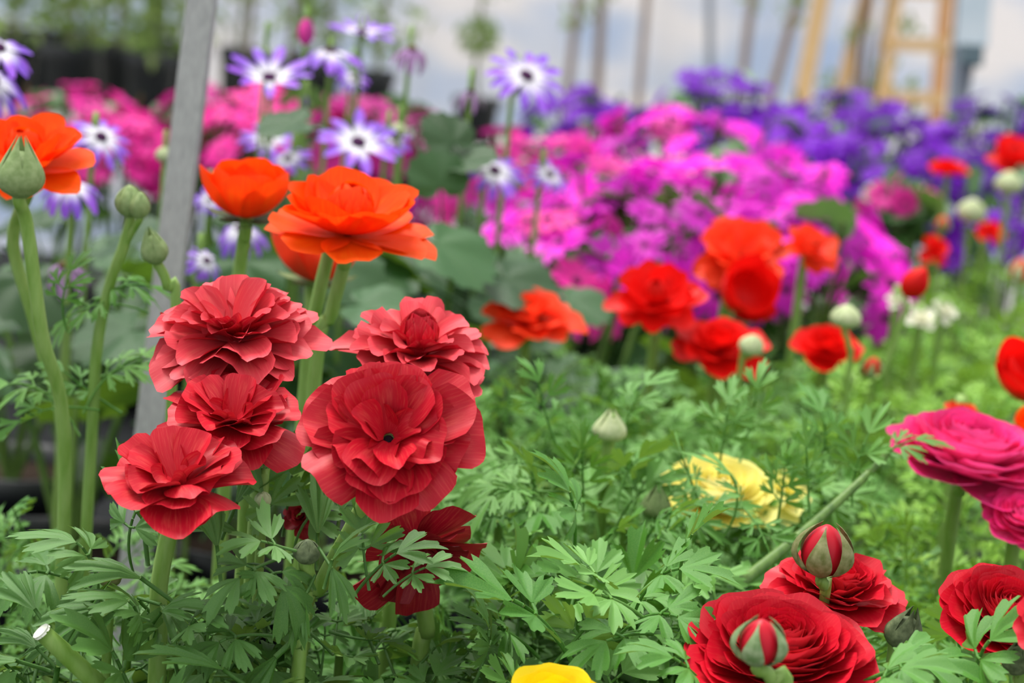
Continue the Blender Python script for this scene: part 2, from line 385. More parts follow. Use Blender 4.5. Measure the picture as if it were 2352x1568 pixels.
# ------------------------------------------------------------------ the setting
def struct(name, V, F, mat):
    return tag(link(name, mesh(name, V, F, mat, smooth=False)), kind='structure')
struct('floor', *box((-6, -1.5, -0.86), (8, 8, -0.80)), M_FLOOR)
m, n, l = new_mat('greenhouse_plastic')
t1 = noise(n, l, tex(n, l, 'Object', (0.9, 1, 2.2)), 2.3, 2)
t2 = noise(n, l, tex(n, l, 'Object', (5.0, 1, 0.5)), 2.0, 2)
c = mixc(n, l, mrange(n, l, t1, 0.40, 0.62), lin(252, 248, 246), lin(206, 220, 240))
c = mixc(n, l, mrange(n, l, t2, 0.52, 0.75, 0, 0.5), c, lin(232, 230, 230))
finish(n, l, c, 0.5, 0.3, 0.5)
struct('wall_back', *box((-5, 6.6, -0.8), (6, 6.62, 2.6)), m)
def bench(label, x0, x1, y0, y1, z, mat, legs):
    r = thing('display_bench', label, 'bench', (x0, y0, -0.8))
    part('tabletop', *box((x0, y0, z - 0.03), (x1, y1, z)), mat, r, smooth=False)
    for x in legs:
        for y in (y0 + 0.1, y1 - 0.1):
            part('leg', *box((x - 0.03, y - 0.03, -0.8), (x + 0.03, y + 0.03, z - 0.03)), M_STEEL, r, smooth=False)
    return r
bench('long low bench with black matting under the flowering plants', -1.6, 2.2, 0.42, 3.75, 0.0, M_MAT, (-1.4, 0.3, 2.0))
bench('grey bench far behind the flowers carrying potted saplings', -1.9, 2.3, 4.55, 5.75, 0.165, M_BENCH, (-1.7, 0.2, 2.1))

# ------------------------------------------------------------------ plants
def pot_parts(root, x, y, r, h):
    prof = [(r * .74, 0), (r * .78, 0.0), (r * .96, h * .80), (r * 1.06, h * .80), (r * 1.08, h), (r * 1.0, h), (r * .97, h * .86)]
    V, F = lathe(prof, 20, False); F.append(tuple(range(19, -1, -1)))
    V = V + np.array([x, y, root.location.z]); part('pot', V, F, M_POT, root)
    V, F = lathe([(r * .96, h * .80), (r * .97, h * .88)], 20); part('soil', V + np.array([x, y, root.location.z]), F, M_SOIL, root)
PLANTS = []
def leaf_at(root, lib, p, d, up, s, name='leaf'):
    me = rng.choice(lib)[0]
    o = bpy.data.objects.new(name, me); C.objects.link(o); o.parent = root
    M = frame(d, up).to_4x4(); M = Matrix.Translation(Vector(p) - root.location) @ M @ Matrix.Diagonal((s, s, s, 1))
    o.matrix_local = M
    return o
def mound_leaf(R, zt, zb, inner):
    a = rng.uniform(0, 2 * math.pi); q = math.sqrt(rng.random()); rho = R * q
    top = zt - (zt - zb) * 0.55 * q ** 2.2
    z = top - (rng.uniform(0.0, 0.018) if not inner else rng.uniform(0.03, 0.6 * (zt - zb)))
    out = Vector((math.cos(a), math.sin(a), 0))
    d = (out * (0.55 + 0.6 * q) + Vector((rng.uniform(-.7, .7), rng.uniform(-.7, .7), rng.uniform(-0.35, 1.15)))).normalized()
    up = Vector((rng.uniform(-.7, .7), rng.uniform(-.8, .35), 1)) + out * 0.3 * q
    return out * rho + Vector((0, 0, z)), d, up
def ran_plant(px, py, D, label, lib, n, R=0.085, s=(0.028, 0.04), zb=0.13, joined=False, stems=5, stem_mat=None, sr=.003):
    c = at(px, py, D); zt = c.z
    r = thing('ranunculus_plant', label, 'plant', (c.x, c.y, 0.0), 'ranunculus plants on the bench')
    PLANTS.append((c.x, c.y))
    pot_parts(r, c.x, c.y, 0.058, 0.10)
    for k in range(stems):
        a = 2 * math.pi * k / stems + rng.uniform(-.4, .4); q = rng.uniform(0.4, 0.9) * R
        p0 = np.array([c.x + 0.012 * math.cos(a), c.y + 0.012 * math.sin(a), 0.085]); p2 = np.array([c.x + q * math.cos(a), c.y + q * math.sin(a), zt - 0.035])
        pm = (p0 + p2) / 2 + np.array([0.01 * math.cos(a), 0.01 * math.sin(a), 0.01])
        part('stem', *tube([p0, pm, p2], sr, sr * .6, 7, 4), stem_mat or M_STEM, r)
    bits = []
    for k in range(n):
        p, d, up = mound_leaf(R, zt, zb, k > n * 0.62)
        p = p + Vector((c.x, c.y, 0)); sc = rng.uniform(*s) * (1.0 if joined else .74 if lib is BROAD else .84)
        if joined:
            _, V, F = rng.choice(lib); M = np.array(frame(d, up)) * sc
            bits.append((V @ M.T + np.array(p), F))
        else: leaf_at(r, lib, p, d, up, sc)
    if joined:
        V, F, _ = joinm(bits); tag(part('foliage', V, F, L_LIMEJ, r), kind='stuff')
    return r
FM = FEATH + MIXED
plants = [
 (330, 1330, .77, 'leafy ranunculus plant under the lowest salmon red bloom at left', BROAD, 120, .075, (.024, .036)),
 (800, 1370, .79, 'dark green ranunculus plant under the largest salmon red bloom', BROAD, 120, .075, (.022, .034)),
 (60, 1480, .80, 'ranunculus plant in the lower left corner beside the cut stem', BROAD, 70, .06, (.022, .034)),
 (90, 1180, .97, 'finely cut ranunculus plant in front of the dark gap at left', FEATH, 90, .085, (.02, .03)),
 (1330, 1330, .80, 'broad-leaved ranunculus plant above the golden yellow bloom', MIXED + BROAD[:4], 100, .075, (.026, .038)),
 (1330, 1040, .92, 'bushy ranunculus plant between the salmon blooms and the pale yellow bloom', FM, 130, .085, (.026, .036)),
 (1690, 1290, .86, 'ranunculus plant under the pale yellow bloom', FM, 110, .075, (.024, .034)),
 (2130, 1290, .98, 'bright lime green ranunculus plant left of the hot pink blooms', LIME, 120, .08, (.022, .03)),
 (1800, 1060, 1.02, 'feathery ranunculus plant behind the pale yellow bloom', FM, 110, .085, (.026, .034)),
 (2330, 1440, .84, 'ranunculus plant under the crimson bloom at the right edge', MIXED, 70, .07, (.024, .034)),
 (1850, 1490, .80, 'ranunculus plant under the large crimson rose-like bloom', MIXED, 80, .07, (.024, .034)),
 (1180, 900, 1.16, 'dim green ranunculus plant right of the salmon red blooms', FM, 90, .08, (.022, .03)),
 (1560, 930, 1.2, 'ranunculus plant in front of the poppy red blooms', FM, 100, .085, (.024, .032)),
 (1980, 930, 1.25, 'ranunculus plant around the tall red bud stem', LIME + FM, 100, .085, (.024, .032)),
 (2330, 1080, 1.12, 'ranunculus plant under the hot pink blooms', LIME, 60, .08, (.022, .03)),
 (2280, 900, 1.36, 'lime green ranunculus plant left of the dark red bloom at the right edge', LIME, 90, .085, (.022, .03)),
 (1330, 830, 1.36, 'ranunculus plant under the orange red ruffled bloom', FM, 70, .075, (.022, .03)),
 (1700, 840, 1.42, 'ranunculus plant under the poppy red blooms in the middle', FM, 90, .09, (.022, .03)),
]
for px, py, D, lab, lib, n_, R, s in plants:
    ran_plant(px, py, D, lab, lib, min(290, int(n_ * (1.05 if lib is BROAD else 1.45))), R, s, stems=9 if lib is BROAD else 5, sr=.0027 if lib is BROAD else .003)
for px, py, D, lab in [(2060, 800, 1.6, 'massed ranunculus foliage around the small white flowers'), (2380, 760, 1.62, 'bright ranunculus foliage at the right edge below the pinkish bud'),
                  (1840, 720, 1.72, 'ranunculus foliage behind the orange red blooms'), (2230, 690, 1.85, 'pale lime ranunculus foliage right of the red bud'),
                  (2420, 600, 2.05, 'ranunculus foliage at the right edge under the far red blooms'), (2120, 620, 2.1, 'far ranunculus foliage below the violet mound'), (2350, 540, 2.35, 'farthest ranunculus foliage in front of the violet mound')]:
    ran_plant(px, py, D, lab, LIME, 70, .10, (.024, .032), joined=True, stems=0)

# ------------------------------------------------------------------ ranunculus blooms
def head(kind, N, seed, **k):
    r = random.Random(seed); out = []
    g = math.pi * (3 - math.sqrt(5)); a0 = r.uniform(0, 6)
    for i in range(N):
        t = i / max(1, N - 1); j = lambda a: r.uniform(-a, a)
        az = a0 + i * g + j(0.18); ph = r.uniform(0, 6.28)
        if kind == 'ruffled':
            if i < 3: out.append(petal(.40 + j(.06), .50, 22 + j(8), 88 + j(12), .15, .14, .03, .06, .05, a0 + i * 2.1, .45, 10, 8, 1.3, .03, ph))
            else: out.append(petal((.54 + .44 * t) * (1 + j(.09)), (.50 + .26 * t) * (1 + j(.16)), 34 + 46 * t + j(12), 48 + 58 * t + j(18), (.22 + .45 * t) * (-1 if r.random() < .25 else 1), .17, .035, .05 + .03 * t, .12 * (1 - t), az + j(.2), .17, 10, 8, 1.0, .05, ph))
        elif kind in ('dome', 'domecup'):
            if kind == 'domecup' and i < 8: out.append(petal(.60, .56, 38 + j(5), -30 + j(8), .27, .26, .01, .05, .10, az, .45, 8, 8, 1, 0, ph))
            elif i < 4: out.append(petal(.36 + j(.06), .42, 40 + j(10), 84 + j(14), .14, .16, .03, .06, .12, az, .3, 9, 8, 1.2, .03, ph))
            else: out.append(petal((.56 + .38 * t) * (1 + j(.10)), (.34 + .16 * t) * (1 + j(.15)), 32 + 54 * t + j(11), 46 + 70 * t + j(18), (.12 + .2 * t) * (-1 if r.random() < .2 else 1), .2, .025, .04 + .04 * t, .20 * (1 - t), az, .26, 8, 8, 1.0, .06, ph))
        elif kind == 'dense':
            out.append(petal((.26 + .80 * t) * (1 + j(.06)), (.42 + .66 * t) * (1 + j(.1)), 42 + 58 * t + j(5), -26 + 96 * t + j(8), .14 + .72 * t, .22, .018, .015 + .06 * t, .26 * (1 - t) ** 1.5, az, .4, 10, 7, 1.0, .06, ph))
        elif kind == 'loose':
            out.append(petal((.40 + .60 * t) * (1 + j(.1)), (.55 + .3 * t) * (1 + j(.1)), 30 + 58 * t + j(9), 0 + 92 * t + j(14), .24 + .6 * t, .2, .035, .02 + .05 * t, .15 * (1 - t), az, .3, 8, 7, 1.0, .08, ph))
        elif kind == 'poppy':
            if t < .3: out.append(petal(.62, .62, 62 + j(5), -52 + j(8), .30, .28, .01, .04, .04, az, .4, 8, 8, 1.0, .0, ph))
            elif t < .74: out.append(petal((.78 + .12 * t) * (1 + j(.08)), .72 * (1 + j(.12)), 80 + j(6), 14 + 44 * (t - .3) / .44 + j(12), .46, .32, .03, .05, .02, az, .3, 8, 8, .9, .04, ph))
            else: out.append(petal(.94 * (1 + j(.1)), .66 * (1 + j(.15)), 92 + j(7), 82 + j(18), .8, .34, .03, .05, 0, az, .26, 8, 8, 1.0, .04, ph))
        elif kind == 'cup':
            out.append(petal((.92 + .1 * t) * (1 + j(.05)), .94 * (1 + j(.08)), 88 + j(4), -28 + 34 * t + j(7), .46 + .08 * t, .3, .015, .05, 0.02 * (1 - t), az, .36, 9, 9, .8, .03, ph))
        elif kind == 'flat':
            out.append(petal((.5 + .46 * t) * (1 + j(.14)), (.46 + .2 * t) * (1 + j(.15)), 50 + 45 * t + j(12), 45 + 75 * t + j(25), .34, .22, .06, .03, .1 * (1 - t), az, .28, 8, 7, 1.0, .08, ph))
    return out
def place(bits, bbox, D, az, el):
    """turn, scale and move flower-space pieces so that the bloom has the wanted size and place"""
    x0, y0, x1, y1 = bbox
    A = axis_mat(facing(az, el)); c = np.array(at((x0 + x1) / 2, (y0 + y1) / 2, D))
    s = (x1 - x0) / FPX * D / 2
    allv = np.concatenate([b[0] for b in bits]) @ A.T
    off = c.copy()
    for _ in range(6):
        px, py, _d = proj(allv * s + off)
        s *= (x1 - x0) / (px.max() - px.min())
        px, py, _d = proj(allv * s + off)
        off = off + np.array(at((x0 + x1) / 2, (y0 + y1) / 2, D)) - np.array(at((px.max() + px.min()) / 2, (py.max() + py.min()) / 2, D))
    px, py, _d = proj(allv * s + off)
    return A, s, off, (py.max() - py.min())
def stem_path(off, ax, s, pts, floor_z=0.07):
    p = [off - ax * 0.02 * s, off - ax * 0.35 * s]
    if pts:
        p += [np.array(at(*q)) for q in pts]
        e = p[-1]
        if e[2] > floor_z + 0.02: p.append(np.array([e[0], e[1] + 0.005, floor_z]))
    else:
        q = p[-1] - ax * 0.35 * s; q[2] = min(q[2], p[-1][2] - 0.3 * s)
        p += [q, np.array([q[0] - ax[0] * .015, q[1] + 0.015, floor_z])]
    return p
LOG = []; label_el = {}
def bloom(label, bbox, D, kind, mat, az=0, el=45, N=40, seed=1, stem=None, sr=0.0028, sepals=0, name='ranunculus_flower', cat='flower', group='ranunculus blooms', sepal_mat=None, stem_mat=None):
    bits = head(kind, N, seed)
    if el is None:
        el = min(range(34, 74, 4), key=lambda e: abs(place(bits, bbox, D, az, e)[3] - (bbox[3] - bbox[1])))
        label_el[label] = el
    A, s, off, h = place(bits, bbox, D, az, el)
    LOG.append((label[:40], round(h), bbox[3] - bbox[1]))
    ax = A[:, 2]
    path = stem_path(off, ax, s, stem)
    r = thing(name, label, cat, tuple(path[-1]), group)
    for V, F, uv in bits: part('petal', (V * s) @ A.T + off, F, mat, r, uv)
    part('stem', *tube(path, sr, sr * 1.15, 8, 6), stem_mat or M_STEM, r)
    V, F = lathe([(.02, -.10), (.10, -.06), (.12, -.01)], 10)
    part('receptacle', (V * s) @ A.T + off, F, M_STEM, r)
    V, F = lathe([(.05, -.005), (.055, .03), (.045, .05), (.02, .06)], 10)
    part('carpels', (V * s) @ A.T + off, F, M_CARPEL, r)
    for k in range(sepals):
        V, F, uv = petal(.5, .30, 96, 62, .3, .3, .01, .06, -.04, k * 2 * math.pi / sepals + .4, .4, 5, 5, point=True)
        part('sepal', (V * s * 1.1) @ A.T + off, F, sepal_mat or M_SEPAL, r, uv)
    return r
# front cluster of five salmon-red blooms
bloom('salmon red domed bloom with many narrow petals, highest of the red cluster', (335, 630, 765, 965), .805, 'dome', P_ROSE, -6, None, 62, 3, [(560, 1080, .83), (560, 1300, .84)])
bloom('salmon red bloom with cupped centre, behind and right of the cluster', (755, 685, 1125, 945), .83, 'domecup', P_ROSE, 8, None, 50, 14, [(930, 1100, .85), (900, 1330, .86)])
bloom('salmon red flat ruffled bloom in the middle left of the cluster', (352, 840, 702, 1090), .775, 'ruffled', P_SALMON, -4, None, 30, 23, [(590, 1110, .81), (585, 1260, .815)])
bloom('lowest salmon red bloom of the cluster with a hanging petal', (226, 975, 590, 1240), .745, 'ruffled', P_SALMON, -2, None, 25, 31, [(395, 1200, .76), (365, 1350, .765), (360, 1560, .77)], sr=.0027)
bloom('largest salmon red ruffled bloom at the front right of the cluster', (678, 815, 1116, 1216), .735, 'ruffled', P_SALMON, 2, 34, 38, 44, [(815, 1200, .765), (740, 1340, .785), (690, 1480, .79)], sr=.0027)
bloom('wilting dark red bloom drooping under the largest salmon bloom', (800, 1165, 1120, 1400), .79, 'ruffled', P_WILT, 35, -36, 16, 52, [(980, 1440, .81), (960, 1540, .815)])
bloom('small dark red bloom half hidden among leaves under the cluster', (650, 1120, 735, 1260), .82, 'loose', P_WILT, -20, 30, 16, 57)
# orange blooms
bloom('orange bloom cut by the left edge behind a pointed bud', (-110, 262, 220, 455), .93, 'poppy', P_ORANGE, -10, 66, 30, 61, [(30, 560, .95), (90, 780, .96), (150, 1100, .97)], sr=.0025)
bloom('cup shaped orange bloom with green sepals left of the big orange bloom', (458, 357, 668, 505), .99, 'cup', P_ORANGE, 0, 82, 12, 66, [(565, 520, .99), (548, 640, 1.0), (530, 900, 1.0)], sepals=5, sr=.0026, sepal_mat=M_SEPALD)
bloom('large open orange bloom standing above the salmon red cluster', (606, 374, 1004, 612), .91, 'poppy', P_ORANGE, 12, 78, 36, 72, [(795, 590, .92), (760, 720, .925), (720, 900, .93)], sr=.0026)
bloom('small orange red cup half hidden below the large orange bloom', (622, 522, 838, 640), 1.04, 'cup', P_ORRED, 0, 84, 12, 78, [(712, 660, 1.04), (705, 900, 1.04)], sepals=5, sr=.0026)
bud_stem = thing('cut_stem', 'bare green stem beside the stem of the large orange bloom', 'stem', tuple(at(700, 900, .95)))
part('shaft', *tube([at(760, 560, .935), at(728, 700, .94), at(700, 900, .95), Vector((*at(700, 900, .95).xy, 0.07))], .0027, .003), M_STEM, bud_stem)
# poppy red blooms in the middle distance
bloom('orange red ruffled bloom left of the poppy red blooms', (1104, 655, 1352, 800), 1.32, 'loose', P_ORRED, 5, 66, 26, 81)
bloom('large poppy red bloom with a wide cup in the middle', (1384, 592, 1628, 768), 1.30, 'poppy', P_RED, -8, 52, 28, 84)
bloom('orange red star shaped bloom behind the large poppy red bloom', (1588, 494, 1815, 680), 1.42, 'flat', P_ORRED, 4, 40, 26, 87)
bloom('dark red cup hanging below the orange red star shaped bloom', (1655, 600, 1795, 722), 1.40, 'cup', P_RED, 20, 30, 9, 90)
bloom('orange red bloom at the right end of the poppy red blooms', (1795, 520, 1930, 622), 1.5, 'poppy', P_ORRED, 20, 50, 22, 93)
bloom('poppy red bloom half covered by leaves and a pale bud', (1538, 732, 1772, 870), 1.30, 'loose', P_RED, 0, 62, 26, 96)
bloom('poppy red bloom behind leaves right of the pale bud', (1812, 748, 1985, 850), 1.34, 'dense', P_RED, 0, 60, 30, 99)
bloom('dark orange red bloom cut by the right edge above the pink blooms', (2285, 790, 2470, 910), 1.16, 'cup', P_RED, -20, 60, 14, 101)
bloom('far red bloom on a tall stem in front of the steel post', (2130, 350, 2228, 414), 2.2, 'dense', P_RED, 0, 75, 30, 104)
bloom('far red bloom at the right edge beside the tall stemmed one', (2262, 306, 2400, 392), 2.1, 'poppy', P_RED, 0, 65, 24, 107)
bloom('small dark red bloom low in front of the violet mound', (2110, 545, 2182, 605), 1.95, 'loose', P_RED, 30, 40, 16, 110)
bloom('small red bloom in far foliage below the pale green buds', (2240, 505, 2310, 560), 2.05, 'loose', P_RED, 10, 40, 14, 113)
bloom('red bloom peeping over the top of the hot pink bloom', (2155, 930, 2262, 990), 1.14, 'flat', P_ORRED, 0, 40, 16, 116)
bloom('orange bloom cut by the right edge above the hot pink bloom', (2330, 945, 2440, 1010), 1.12, 'cup', P_ORANGE, 0, 70, 10, 119)
bloom('cream white flower behind the upright red bud', (2033, 662, 2092, 716), 1.55, 'loose', P_WHITE, 0, 60, 14, 121)
bloom('middle cream white flower right of the red bud', (2080, 700, 2150, 762), 1.52, 'loose', P_WHITE, 0, 50, 14, 124)
bloom('rightmost small cream white flower among lime foliage', (2142, 692, 2200, 742), 1.56, 'loose', P_WHITE, 20, 50, 12, 126)
# pink and yellow
bloom('large hot pink bloom at the right edge above a second pink one', (2034, 958, 2420, 1150), .97, 'dense', P_PINK, 20, 76, 74, 131)
bloom('lower hot pink bloom in the right edge under the large pink one', (2252, 1110, 2450, 1280), .94, 'dense', P_PINK, 5, 58, 50, 134)
bloom('pale yellow bloom seen through feathery leaves', (1490, 1045, 1805, 1212), .98, 'dense', P_YEL, -4, 66, 48, 141)
bloom('second pale yellow bloom, mostly hidden right of the first', (1740, 1075, 1866, 1215), 1.02, 'loose', P_YEL, 20, 45, 16, 144)
bloom('golden yellow bloom cut by the bottom edge', (1128, 1534, 1428, 1720), .70, 'dense', P_GOLD, 0, 60, 44, 147)
# crimson rose-like blooms at lower right
bloom('large crimson rose-like bloom behind a half open bud at the bottom', (1570, 1358, 2024, 1650), .735, 'dense', P_CRIM, -4, 70, 96, 151)
bloom('crimson bloom behind the half open bud on a pale stem', (1744, 1275, 2086, 1448), .80, 'loose', P_CRIM, 6, 70, 54, 154)
bloom('crimson rose-like bloom at the right edge with layered petals', (2155, 1294, 2480, 1545), .755, 'dense', P_CRIM, 14, 58, 80, 157)
bloom('crimson petals of a bloom cut by the lower right edge', (2325, 1345, 2560, 1540), .70, 'loose', P_CRIM, -20, 40, 24, 160)

# ------------------------------------------------------------------ buds
def bud(label, px, py, D, w, h, mode, sepal_mat, az=0, el=85, core=None, stem=None, sr=.0022, seed=1, beak=0.0, name='flower_bud', stem_mat=None):
    """mode: closed (sepals wrap it), open (sepals parting round a petal ball)"""
    rr = random.Random(seed); A = axis_mat(facing(az, el)); ax = A[:, 2]
    R = w / FPX * D / 2; H = h / FPX * D
    c = np.array(at(px, py, D)); base = c - ax * H * 0.5
    def prof(t): return np.sin(np.pi * np.clip(t, 0, 1) ** 0.85) ** 0.62
    path = stem_path(base + ax * .1 * H, ax, R * 1.2, stem)
    r = thing(name, label, 'flower bud', tuple(path[-1]), 'ranunculus buds')
    ts = np.linspace(0.02, 0.985, 12); hh = H * (0.86 if beak else 1.0)
    k0 = .93 if mode == 'closed' else .86
    V, F = lathe([(R * k0 * prof(t) + 1e-5, hh * t) for t in ts], 14)
    part('petal_core', V @ A.T + base, F, core or sepal_mat, r)
    if mode == 'open':
        for k in range(7):
            V, F, uv = petal(H * .90, R * 1.3, 82, -64 + rr.uniform(-8, 8), R * .9, .3, R * .05, R * .10, H * .04, k * 2.4, .5, 7, 8, .62)
            part('petal', V @ A.T + base, F, core, r, uv)
    nS = 5
    for k in range(nS):
        a0 = k * 2 * math.pi / nS + rr.uniform(-.1, .1) + .6
        nv, nu = 9, 4; v, u = np.meshgrid(np.linspace(0, 1, nv + 1), np.linspace(-1, 1, nu + 1), indexing='ij')
        top = .97 if mode == 'closed' else .95
        t = .03 + v * (top - .03)
        rad = R * prof(t) * (1.03 + .10 * (1 - u * u) + (0.0 if mode == 'closed' else .10 * np.sin(np.pi * v) + .10 * v ** 3))
        wid = .72 * np.sin(np.pi * (0.18 + 0.82 * v)) ** .5 if mode == 'closed' else .46 * np.sin(np.pi * np.clip(.10 + .90 * v, 0, 1) ** .62) ** .9 + .02
        ang = a0 + u * wid
        z = H * t * (0.86 if beak else 1.0) * (1.0 if mode == 'closed' else 1.0 + .06 * v ** 2)
        if beak: z = z + beak * H * .3 * v ** 6; rad = rad * (1 - .2 * v ** 4)
        if mode == 'open': rad = rad + R * .10 * np.maximum(0, v - .7) * (1 + rr.random())
        V = np.stack([rad * np.cos(ang), rad * np.sin(ang), z], -1).reshape(-1, 3)
        part('sepal', V @ A.T + base, gridf(nu, nv), sepal_mat, r)
    part('stem', *tube(path, sr, sr * 1.1, 8, 6), stem_mat or M_STEM, r)
    return r
bud('pointed green bud on a thick stem before the left orange bloom', 47, 392, .86, 104, 130, 'closed', M_SEPAL, 0, 84, None, [(62, 520, .87), (95, 760, .88), (150, 1090, .9)], .0025, 3, 1.0)
bud('left bud of the green twin buds near the grey metal post', 298, 462, .93, 62, 78, 'closed', M_SEPAL, -20, 80, None, [(285, 560, .935), (250, 660, .94), (222, 800, .945), (208, 1040, .95)], .0021, 5)
bud('right bud of the green twin buds near the grey metal post', 322, 472, .925, 44, 66, 'closed', M_SEPAL, 10, 84, None, [(290, 560, .935), (255, 660, .942), (228, 800, .947), (214, 1040, .952)], .0014, 6)
bud('teardrop green bud leaning on a thin stem above the red cluster', 353, 568, .90, 58, 84, 'closed', M_SEPAL, -40, 66, None, [(385, 660, .905), (400, 800, .91)], .0019, 7, 1.0)
bud('half open red bud with bronze green sepals on a pale stem', 1894, 1264, .755, 124, 128, 'open', M_SEPALB, 0, 82, P_CRIM, [(1892, 1345, .757), (1886, 1450, .79)], .0018, 11)
bud('half open bud with grey green sepals before the large crimson bloom', 1746, 1474, .66, 112, 116, 'open', M_SEPALG, -12, 78, P_CRIM, [(1772, 1560, .665), (1800, 1700, .67)], .0020, 12)
bud('closed dark bud with a pointed tip right of the crimson blooms', 2080, 1446, .78, 84, 104, 'closed', M_SEPALD, 25, 66, None, [(2050, 1530, .785)], .0024, 13, 1.0)
bud('grey closed bud at the lower right edge', 2336, 1510, .72, 60, 90, 'closed', M_SEPALD, 0, 70, None, [(2340, 1600, .725)], .002, 14, 1.0)
bud('round bronze bud under the lowest salmon bloom', 362, 1182, .77, 56, 54, 'closed', M_SEPALB, 0, 70, None, [(372, 1290, .775)], .0016, 15)
bud('round dark bud with a toothed leaf left of it under the cluster', 705, 1266, .75, 58, 62, 'closed', M_SEPALD, 10, 76, None, [(710, 1340, .755), (690, 1480, .76)], .0022, 16)
bud('round brownish bud among the lower left leaves', 252, 1322, .78, 52, 54, 'closed', M_SEPALB, 0, 76, None, [(250, 1420, .785)], .0016, 17)
bud('small pale fuzzy bud behind the stems under the cluster', 604, 1146, .80, 36, 42, 'closed', M_SEPALP, 0, 70, None, None, .0016, 18)
bud('green bud left of the pale yellow bloom', 1508, 1156, .93, 66, 74, 'closed', M_SEPAL, -10, 78, None, [(1515, 1260, .935)], .0024, 19, 1.0)
bud('pale green bud among leaves above the bushy plant', 1402, 980, .98, 74, 70, 'closed', M_SEPALP, 0, 80, None, None, .0024, 20, 1.0)
bud('pale round bud in front of the leaf covered poppy red bloom', 1727, 792, 1.24, 54, 52, 'closed', M_SEPALP, 20, 70, None, [(1700, 860, 1.25)], .0015, 21)
bud('pale bud on a stem above the leafy poppy red bloom', 1944, 727, 1.22, 66, 58, 'closed', M_SEPALP, 0, 84, None, [(1950, 800, 1.225), (1945, 900, 1.23)], .0015, 22)
bud('upright red bud leaning right on a long thin stem', 2103, 648, 1.26, 56, 84, 'closed', P_RED, 55, 60, None, [(2078, 720, 1.262), (2030, 860, 1.27), (1998, 950, 1.28)], .0015, 23)
bud('small red bud low between the leaves beside the long bud stem', 2005, 846, 1.33, 50, 56, 'open', M_SEPAL, 0, 70, P_RED, None, .0015, 24)
bud('pale green bud in front of the violet mound', 2232, 484, 1.95, 62, 60, 'closed', M_SEPALP, 0, 80, None, None, .0018, 25)
bud('pale green bud below the far red bloom at the right edge', 2318, 420, 1.95, 60, 56, 'closed', M_SEPALP, 0, 80, None, None, .0018, 26)
bud('tiny red bud under the far tall stemmed red bloom', 2165, 515, 2.0, 36, 40, 'open', M_SEPAL, 0, 80, P_ORRED, None, .0018, 27)
bud('pinkish bud at the right edge above lime foliage', 2344, 622, 1.7, 50, 62, 'open', M_SEPALP, 0, 80, P_ORRED, None, .0018, 28)
s_ = thing('cut_stem', 'cut off green stem end leaning in the lower left corner', 'stem', tuple(at(240, 1590, .74)))
part('shaft', *tube([at(97, 1452, .73), at(160, 1510, .735), at(260, 1610, .745), at(360, 1760, .78)], .0030, .0036), M_STEM, s_)
V, F = tube([at(93, 1448, .7298), at(98, 1453, .7302)], .0031, .0031, 10, smooth=False); part('cut_end', V, F, M_CUT, s_)

# ------------------------------------------------------------------ cineraria daisies
def rays(N, seed, droop=0.0, Wd=.26, dj=13, nu=4, nv=6, missing=()):
    r = random.Random(seed); out = []
    for k in range(N):
        if k in missing: continue
        a = 2 * math.pi * k / N + r.uniform(-.1, .1)
        out.append(petal(.86 * (1 + r.uniform(-.1, .06)), Wd * (1 + r.uniform(-.12, .12)), 80 + droop * .6 + r.uniform(-dj, dj), 88 + droop * 1.5 + r.uniform(-dj, dj) * 1.6, .26, .3, .012, .14, 0, a, .5, nu, nv, 1, .03, r.uniform(0, 6)))
    return out
DISC = lathe([(.15, -.05), (.17, .0), (.155, .06), (.09, .10), (.02, .115)], 12)
CUPB = lathe([(.03, -.26), (.10, -.22), (.15, -.10), (.16, -.02)], 10)
def daisy(label, bbox, D, az, el, mat=None, droop=0, N=12, seed=1, Wd=.25, disc=None, stem=None, group='white and violet cineraria daisies', missing=(), sr=.0016, name='cineraria_daisy'):
    b = rays(N, seed, droop, Wd, missing=missing)
    A, s, off, h = place(b, bbox, D, az, el)
    LOG.append((label[:40], round(h), bbox[3] - bbox[1]))
    path = stem_path(off - A[:, 2] * .2 * s, A[:, 2], s, stem, 0.004)
    r = thing(name, label, 'flower', tuple(path[-1]), group)
    for V, F, uv in b: part('ray_petal', (V * s) @ A.T + off, F, mat or D_BIC, r, uv)
    part('disc', (DISC[0] * s) @ A.T + off, DISC[1], disc or M_DISC, r)
    part('calyx', (CUPB[0] * s) @ A.T + off, CUPB[1], M_STEM, r)
    part('stem', *tube(path, sr, sr * 1.2, 6, 5), M_STEM, r)
    return r
daisy('white and violet daisy with spread rays, upper left right of the metal post', (520, 110, 720, 222), 1.42, 0, 60, droop=-10, N=9, seed=201)
daisy('violet and white daisy seen from the side, rays arching down, upper middle', (690, 106, 838, 190), 1.46, 0, 80, droop=34, N=13, seed=202)
daisy('topmost white and violet daisy seen edge on', (752, 36, 918, 92), 1.48, 10, 76, droop=-4, N=11, seed=203)
daisy('violet and white daisy standing before the pale wall, right of the topiary ball', (1112, 104, 1294, 268), 1.42, 30, 50, droop=14, N=12, seed=204)
daisy('white and violet daisy above the large orange bloom', (728, 258, 925, 394), 1.36, 14, 54, droop=4, N=11, seed=205)
daisy('violet daisy half behind the one above the large orange bloom', (850, 280, 946, 350), 1.45, 30, 50, droop=10, N=11, seed=206)
daisy('white and violet daisy leaning right above the magenta mass', (1052, 350, 1212, 458), 1.40, 28, 50, droop=22, N=12, seed=207)
daisy('small white and violet daisy right of the leaning one', (1204, 352, 1310, 462), 1.42, 34, 44, droop=20, N=11, seed=208)
daisy('violet and white daisy hanging under the left orange bloom', (92, 398, 235, 520), 1.18, 4, 66, droop=52, N=12, seed=209)
